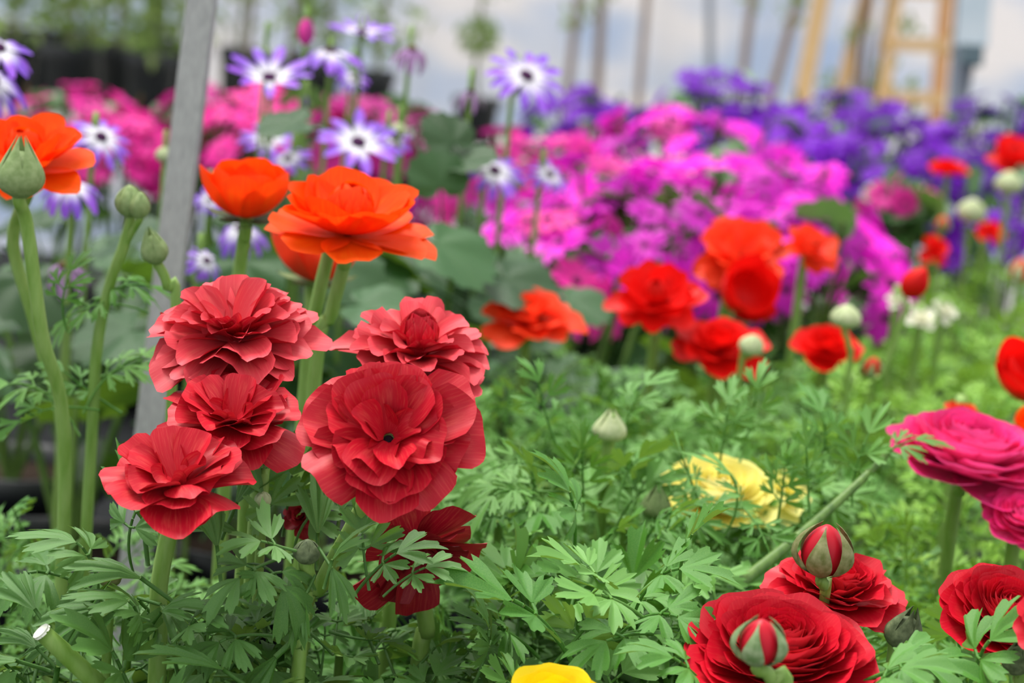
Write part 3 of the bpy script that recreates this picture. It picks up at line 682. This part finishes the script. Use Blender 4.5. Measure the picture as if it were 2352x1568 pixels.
daisy('violet and white daisy hanging behind the cup shaped orange bloom', (500, 500, 618, 612), 1.30, 4, 66, droop=54, N=11, seed=210)
daisy('pale lilac daisy cut by the upper left edge', (-90, 78, 76, 178), 1.16, 30, 55, droop=26, N=12, seed=211)
daisy('violet daisy cut by the left edge under the pale lilac one', (-110, 165, 62, 275), 1.18, 30, 50, droop=40, N=12, seed=212)
daisy('white and violet daisy half behind the left orange bloom', (150, 282, 300, 385), 1.26, 30, 48, droop=26, N=12, seed=213)
daisy('white and violet daisy low beside the metal post above the red cluster', (425, 560, 505, 660), 1.24, 40, 40, droop=40, N=11, seed=214)
daisy('small violet daisy right of the metal post above the cup shaped orange bloom', (545, 292, 690, 360), 1.48, 0, 60, droop=10, N=11, seed=215)
daisy('violet daisy low behind the gap between the two orange blooms', (610, 335, 720, 410), 1.42, -20, 50, droop=16, N=11, seed=216)
daisy('pale violet daisy behind the arching one, upper middle', (770, 150, 850, 225), 1.6, 20, 50, droop=20, N=12, seed=217)
daisy('violet daisy behind the metal post left of the cup shaped orange bloom', (438, 420, 520, 505), 1.36, 10, 40, droop=18, N=12, seed=218)
daisy('withered lilac daisy with drooping rays before the pale wall', (895, 92, 980, 190), 1.46, 20, 70, P_WITHER, 60, 9, 221, .22, M_DISCB, group='withered cineraria daisies')
daisy('withered narrow daisy with a white ray left, centre of the pale wall', (1038, 188, 1112, 285), 1.42, 0, 84, P_WITHER, 72, 6, 222, .2, M_DISC, group='withered cineraria daisies')
daisy('withered lilac daisy low at left behind the tall green stems', (105, 596, 205, 694), 1.2, -10, 60, P_WITHER, 62, 8, 223, .24, M_DISCB, group='withered cineraria daisies')
bud('closed magenta cineraria bud standing above the upper daisies', 703, 72, 1.46, 36, 66, 'closed', D_CER, 0, 86, None, None, .0016, 31, name='cineraria_bud')['group'] = 'cineraria buds'
bud('tiny green cineraria bud left of the magenta bud', 610, 122, 1.46, 26, 30, 'closed', M_SEPAL, 0, 86, None, None, .0014, 32, name='cineraria_bud')['group'] = 'cineraria buds'
bud('cream cineraria bud right of the daisy above the large orange bloom', 915, 298, 1.44, 34, 36, 'closed', M_SEPALP, 0, 80, None, None, .0014, 33, name='cineraria_bud')['group'] = 'cineraria buds'
bud('cream cineraria bud left of the metal post', 378, 355, 1.3, 38, 40, 'closed', M_SEPALP, 0, 80, None, None, .0014, 34, name='cineraria_bud')['group'] = 'cineraria buds'
bud('dark violet cineraria bud left of the daisy above the large orange bloom', 702, 242, 1.44, 26, 44, 'open', M_SEPAL, 0, 84, D_PUR, None, .0014, 35, name='cineraria_bud')['group'] = 'cineraria buds'

def cin_plant(px, py, D, label, n, R, s, zb=0.12, group='cineraria plants on the bench', joined=False):
    c = at(px, py, D)
    r = thing('cineraria_plant', label, 'plant', (c.x, c.y, 0.0), group)
    pot_parts(r, c.x, c.y, 0.065, 0.11)
    bits = []
    for k in range(6):
        a = k * 1.05 + rng.uniform(-.3, .3); q = R * rng.uniform(.3, .8)
        bits_ = tube([(c.x, c.y, .09), (c.x + q * .5 * math.cos(a), c.y + q * .5 * math.sin(a), (c.z + .1) / 2), (c.x + q * math.cos(a), c.y + q * math.sin(a), c.z)], .003, .002, 6, 4)
        part('stem', *bits_, M_STEMD, r)
    for k in range(n):
        p, d, up = mound_leaf(R, c.z, zb, k > n * .5)
        p = p + Vector((c.x, c.y, 0)); sc = rng.uniform(*s)
        if joined:
            _, V, F = rng.choice(CIN); bits.append(((V * sc) @ np.array(frame(d, up)).T + np.array(p), F))
        else: leaf_at(r, CIN, p, d, up, sc)
    if joined:
        V, F, _ = joinm(bits); tag(part('foliage', V, F, L_CINJ, r), kind='stuff')
    return r
pl1 = cin_plant(1000, 560, 1.40, 'broad-leaved cineraria plant behind the large orange bloom', 26, .11, (.028, .04))
pl2 = cin_plant(640, 520, 1.46, 'cineraria plant behind the cup shaped orange bloom', 26, .11, (.026, .038))
pl3 = cin_plant(200, 600, 1.40, 'cineraria plant behind the tall green stems at left', 26, .11, (.028, .04))
pl4 = cin_plant(60, 480, 1.62, 'dim cineraria plant behind the left orange bloom', 20, .11, (.026, .036))
pl5 = cin_plant(1350, 640, 1.62, 'cineraria plant under the magenta daisies', 24, .11, (.026, .036))
def put_leaf(root, lib, px, py, D, ang, tilt, s, up=(0, -.3, 1)):
    """leaf with its base at a pixel; ang: direction in the picture (0 right, 90 up), tilt: towards the viewer"""
    a, t = math.radians(ang), math.radians(tilt)
    d = MW.to_3x3() @ Vector((math.cos(a) * math.cos(t), math.sin(a) * math.cos(t), math.sin(t)))
    return leaf_at(root, lib, at(px, py, D), d, up, s)
for a in [(pl1, 760, 600, 1.26, -40, 20, .036), (pl1, 830, 700, 1.22, -10, 10, .034), (pl1, 1000, 560, 1.3, -28, 10, .042), (pl1, 1160, 640, 1.33, -25, 10, .04), (pl1, 1010, 430, 1.36, 100, -5, .026),
          (pl1, 1040, 370, 1.38, 14, 0, .03), (pl1, 1040, 330, 1.38, 120, -10, .026), (pl2, 690, 282, 1.38, 182, 5, .03), (pl1, 930, 640, 1.34, 170, 0, .04), (pl2, 560, 600, 1.35, -100, 30, .036),
          (pl3, 120, 700, 1.22, 190, 20, .036), (pl3, 60, 640, 1.2, -60, 30, .034), (pl3, 300, 760, 1.24, 200, 20, .036), (pl3, 260, 560, 1.32, 20, 20, .036), (pl3, 140, 780, 1.25, -70, 30, .036),
          (pl5, 1300, 690, 1.5, -20, 20, .034), (pl5, 1200, 800, 1.45, -60, 20, .03), (pl5, 1380, 880, 1.42, -50, 20, .034), (pl5, 1300, 930, 1.4, -20, 20, .03)]:
    put_leaf(a[0], CIN, *a[1:])

# massed daisies: one mesh per daisy, on domes of foliage
MASS = {}
def massed(mat, N, droop, seed, Wd):
    b = rays(N, seed, droop, Wd, 10, 2, 4)
    V, F, uv = joinm(b); nR = len(F)
    dV, dF = lathe([(.15, -.05), (.155, .04), (.02, .10)], 8)
    sV, sF = tube([(0, 0, -.05), (0.02, 0.03, -.8), (0, 0, -1.7)], .05, .05, 5, 3)
    k = len(V); F = F + [tuple(i + k for i in f) for f in dF]; k2 = k + len(dV); F = F + [tuple(i + k2 for i in f) for f in sF]
    V = np.concatenate([V, dV, sV]); uv = np.concatenate([uv, np.zeros((len(dV) + len(sV), 2))])
    me = mesh('cineraria_daisy', V, F, [mat, M_DISC, M_STEMD], uv)
    mi = np.zeros(len(F), np.int32); mi[nR:nR + len(dF)] = 1; mi[nR + len(dF):] = 2
    me.polygons.foreach_set('material_index', mi)
    MASS[me.name] = (V, F, uv, mi)
    return me
MAG = [massed(D_MAG, 12, d, 300 + i, .34) for i, d in enumerate((0, 10, -6, 18))]
CER = [massed(D_CER, 12, d, 310 + i, .34) for i, d in enumerate((0, 12, -6))]
PUR = [massed(D_PUR, 12, d, 320 + i, .36) for i, d in enumerate((0, 12, -6))]
def dome(px, py, D, R, n, meshes, size, plabel, dlabel=None, group=None, hz=.8, back=-.35):
    """a cineraria plant under a dome of daisies: each daisy its own object where they can be told apart, else one part of the plant"""
    c = at(px, py, D); H = R * hz; c0 = Vector((c.x, c.y, c.z - H))
    root = cin_plant(px, py, D, plabel, 26, R * .95, (.022, .034), max(.06, c.z - 2.2 * H), group='cineraria plants on the bench', joined=True)
    pts = []
    tries = 0
    while len(pts) < n and tries < 9000:
        tries += 1
        v = Vector((rng.gauss(0, 1), rng.gauss(0, 1), rng.gauss(0, 1))).normalized()
        if v.z < -0.15 or -v.y + v.z * .8 < back: continue
        p = c0 + Vector((v.x * R, v.y * R, v.z * H)) * rng.uniform(.90, 1.08)
        if any((p - q[0]).length < size * 1.05 * (0.999 ** (tries / 4)) for q in pts): continue
        pts.append((p, v))
    bits = []
    for p, v in pts:
        nrm = (v + Vector((rng.uniform(-.6, .6), rng.uniform(-.8, .4), rng.uniform(-.2, .8)))).normalized()
        A = Matrix(axis_mat(nrm).tolist()) @ Matrix.Rotation(rng.uniform(0, 6), 3, 'Z')
        s = size * rng.uniform(.85, 1.15); me = rng.choice(meshes)
        if dlabel is None:
            V, F, uv, mi = MASS[me.name]; bits.append(((V * s) @ np.array(A).T + np.array(p), F, uv, mi)); continue
        o = bpy.data.objects.new('magenta_daisy', me); C.objects.link(o)
        o.matrix_world = Matrix.Translation(p) @ A.to_4x4() @ Matrix.Diagonal((s, s, s, 1))
        tag(o, dlabel, 'flower', group)
    if bits:
        V, F, uv = joinm([b[:3] for b in bits])
        o = tag(part('blossoms', V, F, list(meshes[0].materials), root, uv), kind='stuff')
        o.data.polygons.foreach_set('material_index', np.concatenate([b[3] for b in bits]))
MG = 'magenta daisies massed behind the poppy red blooms'
for px, py, D, R, k, w in [(1590, 262, 2.2, .125, 46, 'at the top of the bright mass'), (1440, 375, 2.0, .12, 44, 'on the left shoulder of the bright mass'), (1720, 365, 1.95, .13, 52, 'on the right shoulder of the bright mass'),
                        (1240, 315, 2.2, .11, 34, 'behind the two leaning white and violet daisies'), (1560, 430, 1.74, .085, 30, 'low in front, above the large poppy red bloom'), (1860, 490, 1.75, .075, 22, 'at the right foot of the bright mass'), (1270, 500, 1.7, .07, 16, 'thinly scattered right of the large orange bloom')]:
    dome(px, py, D, R, k, (MAG + CER[:2] if px in (1590, 1440) else MAG) if px > 1300 else CER + MAG[:1], .024, 'cineraria plant with magenta daisies ' + w, 'magenta daisy ' + w, MG)
for px, py, D, R, k, w in [(185, 205, 2.55, .095, 30, 'above the left orange bloom'), (300, 265, 2.45, .07, 22, 'below the black pots left of the metal post'), (490, 215, 2.5, .08, 24, 'just right of the metal post'), (640, 215, 2.4, .09, 26, 'behind the upper left white and violet daisy'), (780, 235, 2.4, .08, 20, 'under the arching daisy'), (930, 255, 2.45, .08, 18, 'left of the withered narrow daisy')]:
    dome(px, py, D, R, k, CER, .024, 'blurred cineraria plant full of cerise daisies ' + w)
for px, py, D, R, k, w in [(1660, 182, 2.95, .105, 40, 'highest of the violet mounds, under the bare stems'), (1355, 212, 3.1, .085, 30, 'leftmost violet mound, behind a white daisy'), (1960, 215, 2.9, .12, 44, 'in front of the climbing plant'), (1830, 270, 2.7, .10, 36, 'at the foot of the leaning tan stake'), (2090, 285, 2.6, .10, 36, 'below the wooden trellis'), (2290, 235, 2.9, .12, 40, 'right of the steel post, farther one'), (2330, 330, 2.5, .10, 34, 'behind the far red bloom at the right edge'), (2170, 400, 2.35, .09, 26, 'behind the far tall stemmed red bloom')]:
    dome(px, py, D, R, k, PUR, .021, 'blurred cineraria plant full of violet daisies ' + w)
dome(2075, 415, 2.25, .034, 8, CER, .017, 'small cineraria plant with a spray of pink daisies before the violet mass')

# ------------------------------------------------------------------ extra leaves in the foreground, on their plants
roots = {o['label']: o for o in S.objects if o.name.startswith('ranunculus_plant')}
def rp(key): return next(o for k, o in roots.items() if key in k)
py_ = rp('under the pale yellow'); pb = rp('largest salmon'); pf = rp('lowest salmon'); pbl = rp('broad-leaved')
part('stem', *tube([at(1700, 1340, .88), at(1830, 1235, .9), at(1960, 1120, .92), at(2040, 1040, .93)], .0026, .0014), M_STEMD, py_)
for px, py, D, a, t, s in [(1600, 1120, .92, 120, 20, .036), (1700, 1170, .91, 100, 25, .036), (1790, 1150, .92, 80, 20, .034), (1860, 1110, .92, 100, 10, .034), (1960, 1080, .93, 70, 10, .036), (2030, 1040, .94, 30, 10, .03),
                           (1740, 1200, .90, -70, 30, .03), (1660, 1010, .96, 80, 0, .034), (1720, 980, .98, 75, 0, .036), (1900, 1030, .97, 95, 0, .034), (1260, 960, .95, 110, 0, .034), (1440, 950, .98, 60, 0, .032)]:
    put_leaf(py_, FEATH, px, py, D, a, t, s * .8)
for px, py, D, a, t, s in [(650, 1250, .745, 170, 25, .022), (760, 1290, .74, 62, 20, .02), (760, 1300, .742, -60, 30, .018), (600, 1290, .745, 215, 30, .026), (620, 1300, .745, -50, 35, .024), (700, 1370, .745, -110, 30, .018),
                           (860, 1300, .755, 30, 10, .024), (540, 1160, .80, 60, 0, .026), (620, 1190, .80, 110, 10, .026), (690, 1200, .80, 40, 0, .024), (730, 1230, .79, 90, 0, .024), (560, 1230, .79, 150, 10, .026), (780, 1180, .80, 80, -10, .024), (500, 1260, .78, 100, 0, .024), (660, 1150, .82, 80, 0, .026), (840, 1280, .76, 100, 0, .022), (930, 1320, .755, 20, 10, .02), (560, 1450, .745, 200, 20, .024), (520, 1540, .735, 150, 20, .028), (640, 1500, .745, 230, 10, .034)]:
    put_leaf(pb, BROAD, px, py, D, a, t, s)
for px, py, D, a, t, s in [(330, 1330, .75, 150, 20, .026), (260, 1400, .75, 170, 25, .026), (330, 1420, .745, 120, 30, .024), (140, 1310, .80, 180, 10, .032), (220, 1290, .77, 130, 10, .026), (290, 1230, .78, 70, 0, .024),
                           (300, 1560, .745, 120, 20, .034), (130, 1540, .76, 70, 10, .034), (420, 1440, .745, 30, 20, .022), (330, 1200, .79, 100, 0, .03)]:
    put_leaf(pf, BROAD, px, py, D, a, t, s)
for px, py, D, a, t, s in [(1420, 1370, .745, 170, 35, .028), (1440, 1450, .74, 200, 40, .026), (1500, 1400, .75, -10, 35, .026), (1380, 1320, .76, 150, 30, .026), (1500, 1320, .77, 20, 30, .028), (1330, 1190, .82, 110, 20, .03), (1260, 1420, .76, 150, 20, .04), (1560, 1270, .79, 60, 30, .026)]:
    put_leaf(pbl, MIXED, px, py, D, a, t, s)
pcs = rp('under the large crimson')
for px, py, D, a, t, s in [(2040, 1530, .72, 10, 20, .03), (2010, 1560, .70, 30, 30, .026), (1600, 1540, .72, 150, 20, .026), (2230, 1530, .72, 60, 20, .03)]:
    put_leaf(pcs, MIXED, px, py, D, a, t, s)
pl = rp('before the dark gap') if any('before the dark gap' in k for k in roots) else rp('in front of the dark gap')
for px, py, D, a, t, s in [(115, 900, .93, 160, 0, .03), (130, 930, .93, 200, 10, .028), (240, 860, .94, 30, 0, .03), (215, 900, .95, 150, 0, .026), (250, 660, .94, 10, -5, .03), (240, 690, .94, 200, 10, .028), (140, 690, .92, 75, 0, .022), (280, 840, .95, 15, 0, .03)]:
    put_leaf(pl, FEATH, px, py, D, a, t, s)

# ------------------------------------------------------------------ posts
r = thing('metal_post', 'flat grey galvanised metal post leaning behind the red cluster', 'post', tuple(at(345, 1000, 1.12)[:2]) + (0,))
t_, b_ = at(467, -60, 1.16), at(340, 1010, 1.14); b2 = b_ + (b_ - t_) * (b_.z / (t_.z - b_.z)); 
def bar(p, q, w, th, out=Vector((0, -1, 0))):
    d = (q - p).normalized(); x = d.cross(out).normalized() * w / 2; y = d.cross(x).normalized() * th / 2
    V = [c + i * x + j * y for c in (p, q) for i, j in ((-1, -1), (1, -1), (1, 1), (-1, 1))]
    return np.array([list(v) for v in V]), [(0, 1, 2, 3), (7, 6, 5, 4), (0, 4, 5, 1), (1, 5, 6, 2), (2, 6, 7, 3), (3, 7, 4, 0)]
wd = 64 / FPX * 1.15
part('face', *bar(t_ + (t_ - b_) * .3, b2, wd, .0016), M_GALV, r, smooth=False)
sd_ = Vector((wd / 2 - .0006, .006, 0)); part('flange', *bar(t_ + (t_ - b_) * .3 + sd_, b2 + sd_, .0016, .012), M_GALV, r, smooth=False)
t_, b_ = at(2218, -40, 3.35), at(2170, 560, 3.3); b2 = b_ + (b_ - t_) * (b_.z / (t_.z - b_.z))
r = thing('support_post', 'grey steel post with a pale plate behind the violet mass at right', 'post', (b2.x, b2.y, 0))
part('tube', *tube([b2, t_ + (t_ - b_) * .6], .0125, .0125, 12, smooth=False), M_STEEL, r)
p = at(2238, 20, 3.3); part('plate', *bar(at(2250, -140, 3.28), at(2232, 106, 3.28), 74 / FPX * 3.3, .004), M_PLATE, r, smooth=False)
part('clamp', *bar(at(2232, 104, 3.28), at(2228, 150, 3.28), 52 / FPX * 3.3, .02), M_TEAL, r, smooth=False)
part('tube', *tube([at(2228, 150, 3.29), at(2210, 250, 3.29), b2 + Vector((.02, 0, 0))], .006, .006, 8, smooth=False), M_STEEL, r)

# ------------------------------------------------------------------ far bench: saplings, stakes, trellis
BZ = 0.165
def sapling(px, D, wpx, label, lean=0.0, crown=(.30, .9), leafn=60, bark=None, hpot=.14, cw=.05, group='potted saplings on the far bench', trunk=.007):
    g = at(px, 240, D); x, y = g.x, g.y; rr = wpx / FPX * D / 2 / 1.08
    r = thing('potted_sapling', label, 'plant', (x, y, BZ), group)
    pot_parts(r, x, y, rr, hpot)
    top = Vector((x + lean, y, BZ + crown[1] + .2))
    part('trunk', *tube([(x, y, BZ + hpot * .8), (x + lean * .3 + .006, y, BZ + .45), top], trunk, trunk * .6, 8, 5), bark or M_BARKG, r)
    bits = []
    for k in range(leafn):
        z = rng.uniform(*crown); f = (z / crown[1])
        c = Vector((x + lean * f + rng.gauss(0, cw), y + rng.gauss(0, cw), BZ + z)); d = Vector((rng.gauss(0, 1), rng.gauss(0, 1), rng.gauss(-.2, .8))).normalized()
        M = np.array(frame(d, (rng.gauss(0, .5), rng.gauss(0, .5), 1))); L = rng.uniform(.028, .05)
        V = np.array([(0, 0, 0), (-.32, .4, .08), (0, .45, 0), (.32, .4, .08), (0, 1, -.1)]) * L
        bits.append((V @ M.T + np.array(c), [(0, 2, 1), (0, 3, 2), (1, 2, 4), (2, 3, 4)]))
    if bits:
        V, F, _ = joinm(bits); tag(part('foliage', V, F, L_TREE, r), kind='stuff')
    return r
for i, (px, D, w, lab, ln, cr, nn, bk) in enumerate([
    (25, 5.0, 120, 'leafy sapling in a black pot at the far left edge', .0, (.12, .7), 150, M_BARKG),
    (155, 4.9, 140, 'sapling in the wide black pot, second from the left edge', .01, (.14, .7), 120, M_BARKG),
    (262, 5.1, 95, 'sapling in a narrow black pot between two wider pots', .0, (.14, .7), 110, M_BARKG),
    (345, 4.8, 125, 'bright green sapling in a black pot left of the metal post', .01, (.14, .6), 170, M_BARKG),
    (560, 5.2, 90, 'thin grey sapling right of the metal post', .01, (.25, .7), 50, M_BARK),
    (655, 5.2, 90, 'thin sapling behind the magenta bud', .02, (.22, .7), 70, M_BARK),
    (735, 5.1, 90, 'dark leafy sapling behind the arching daisy', .01, (.18, .7), 120, M_BARKG),
    (860, 5.0, 90, 'green stemmed sapling behind the withered daisy', .02, (.15, .7), 90, M_BARKG)]):
    sapling(px, D, w, lab, ln, cr, nn * 2, bk, cw=.045)
for i, (px, w, nn) in enumerate([(-40, 130, 260), (95, 130, 300), (215, 120, 260), (320, 130, 320), (420, 110, 240), (540, 90, 60), (700, 90, 120)]):
    sapling(px, 5.55, w, 'dark sapling in the rear row, ' + ('at the left frame edge', 'behind the first two black pots', 'behind the narrow pot', 'behind the bright green sapling', 'just behind the metal post', 'right of the metal post, thin', 'behind the arching daisy, leafy')[i], .0, (.14, .8), nn, M_BARKG, cw=.05, group='saplings in the rear row', hpot=.15)
# topiary ball
g = at(1095, 250, 5.0)
r = thing('topiary_tree', 'small green topiary ball on a thin trunk before the pale wall', 'tree', (g.x, g.y, BZ))
pot_parts(r, g.x, g.y, .05, .10)
cb = at(1098, 82, 5.0)
part('trunk', *tube([(g.x, g.y, BZ + .08), (cb.x, cb.y, cb.z - .02), (cb.x + .015, cb.y, cb.z + .35)], .005, .004, 8, 4), M_BARKG, r)
def leafball(cx, rad, n_, sc=(.012, .02)):
    bits = []
    for k in range(n_):
        d = Vector((rng.gauss(0, 1), rng.gauss(0, 1), rng.gauss(0, 1))).normalized(); L = rng.uniform(*sc)
        M = np.array(frame((d + Vector((rng.gauss(0, .5), rng.gauss(0, .5), rng.gauss(0, .5)))), d))
        V = np.array([(0, 0, 0), (-.35, .5, .05), (0, .5, 0), (.35, .5, .05), (0, 1, -.1)]) * L
        bits.append((V @ M.T + np.array(cx + d * rad * rng.uniform(.5, 1)), [(0, 2, 1), (0, 3, 2), (1, 2, 4), (2, 3, 4)]))
    return joinm(bits)[:2]
tag(part('crown', *leafball(cb, .042, 240), L_TREE, r), kind='stuff')
tag(part('crown', *leafball(Vector((cb.x + .02, cb.y, cb.z + .14)), .06, 70), L_TREE, r), kind='stuff')
# stakes and stems rising before the pale wall
for i, (x0, y0, x1, y1, D, w, mat_, nm, lab, cat) in enumerate([
    (1465, 240, 1490, -60, 5.2, 20, M_BARK, 'bare_sapling', 'thin grey bare stem left of the violet mass before the wall', 'sapling'),
    (1370, 240, 1385, -60, 5.3, 26, M_BARK, 'bare_sapling', 'wide pale brown bare stem near the middle of the wall', 'sapling'),
    (1300, 240, 1335, -60, 5.3, 22, M_BARK, 'bare_sapling', 'bare stem right of the daisy standing before the wall', 'sapling'),
    (1632, 210, 1628, -60, 5.4, 20, M_STEEL, 'thin_rod', 'blue grey rod above the left violet mound', 'rod'),
    (1700, 215, 1735, -60, 5.2, 24, M_BARK, 'bare_sapling', 'pale brown bare stem above the left violet mound', 'sapling'),
    (1770, 220, 1850, -60, 5.1, 26, M_BARK, 'bare_sapling', 'dark bare stem leaning beside the tan stake', 'sapling'),
    (1840, 240, 1895, -60, 5.0, 40, M_WOOD, 'wooden_stake', 'wide tan wooden stake leaning right behind the violet mass', 'stake'),
    (1960, 100, 2000, -60, 5.1, 30, M_WOOD, 'wooden_stake', 'tan stake between the leaning stake and the trellis', 'stake')]):
    a = at(x0, y0, D); b = at(x1, y1, D); e = a + (a - b) * max(0, (a.z - BZ) / max(1e-3, b.z - a.z))
    r = thing(nm, lab, cat, tuple(e))
    rad = w / FPX * D / 2
    if nm == 'wooden_stake': part('shaft', *bar(b + (b - a) * .5, e, rad * 2, rad), mat_, r, smooth=False); part('point', *tube([e + (b - a).normalized() * .02, e], rad * .9, rad * .5, 4, smooth=False), mat_, r)
    else: part('shaft', *tube([e, a, b, b + (b - a) * .5], rad, rad * .8, 8, 3), mat_, r)
    if cat == 'sapling':
        tag(part('foliage', *leafball(b + (a - b) * .15 * (i % 3), .03, 26, (.015, .03)), L_TREE, r), kind='stuff')
Dt = 5.0
tb, tt = at(2148, 300, Dt), at(2180, -80, Dt)
r = thing('wooden_trellis', 'tan and orange wooden trellis ladder beside the steel post', 'trellis', (tb.x, tb.y, BZ))
def ext(a, b): return a + (a - b) * ((a.z - BZ) / (b.z - a.z))
part('upright', *bar(tt + (tt - tb) * .4, ext(tb, tt), 34 / FPX * Dt, .02), M_WOODO, r, smooth=False)
lb, lt = at(2020, 300, Dt), at(2068, -80, Dt)
part('upright', *bar(lt + (lt - lb) * .4, ext(lb, lt), 26 / FPX * Dt, .02), M_WOOD, r, smooth=False)
for yy in (105, 228, -20): part('rung', *bar(at(2012 + (yy < 200) * 14, yy - 4, Dt - .012), at(2172, yy, Dt - .012), 30 / FPX * Dt, .012), M_WOOD, r, smooth=False)
# brown climber on the trellis side
g = at(1985, 250, 5.1)
r = thing('climbing_plant', 'brownish climbing plant in a pot left of the trellis', 'plant', (g.x, g.y, BZ))
pot_parts(r, g.x, g.y, .055, .10)
for k in range(4):
    xo = (-.03, -.01, .02, .04)[k]
    part('stem', *tube([(g.x + xo * .3, g.y, BZ + .08), (g.x + xo, g.y + .01, BZ + .3), (g.x + xo * 1.8 + .03, g.y, BZ + .75)], .008, .005, 6, 4), M_BARK, r)
V1 = [leafball(g + Vector((rng.gauss(0, .05), 0, rng.uniform(.02, .25))), .03, 14, (.02, .03)) for _ in range(6)]
V, F, _ = joinm(V1); tag(part('foliage', V, F, L_TREE, r), kind='stuff')

import os
if os.environ.get('FLOWER_LOG'):
    for q in LOG: print('H', q)
    print(label_el)
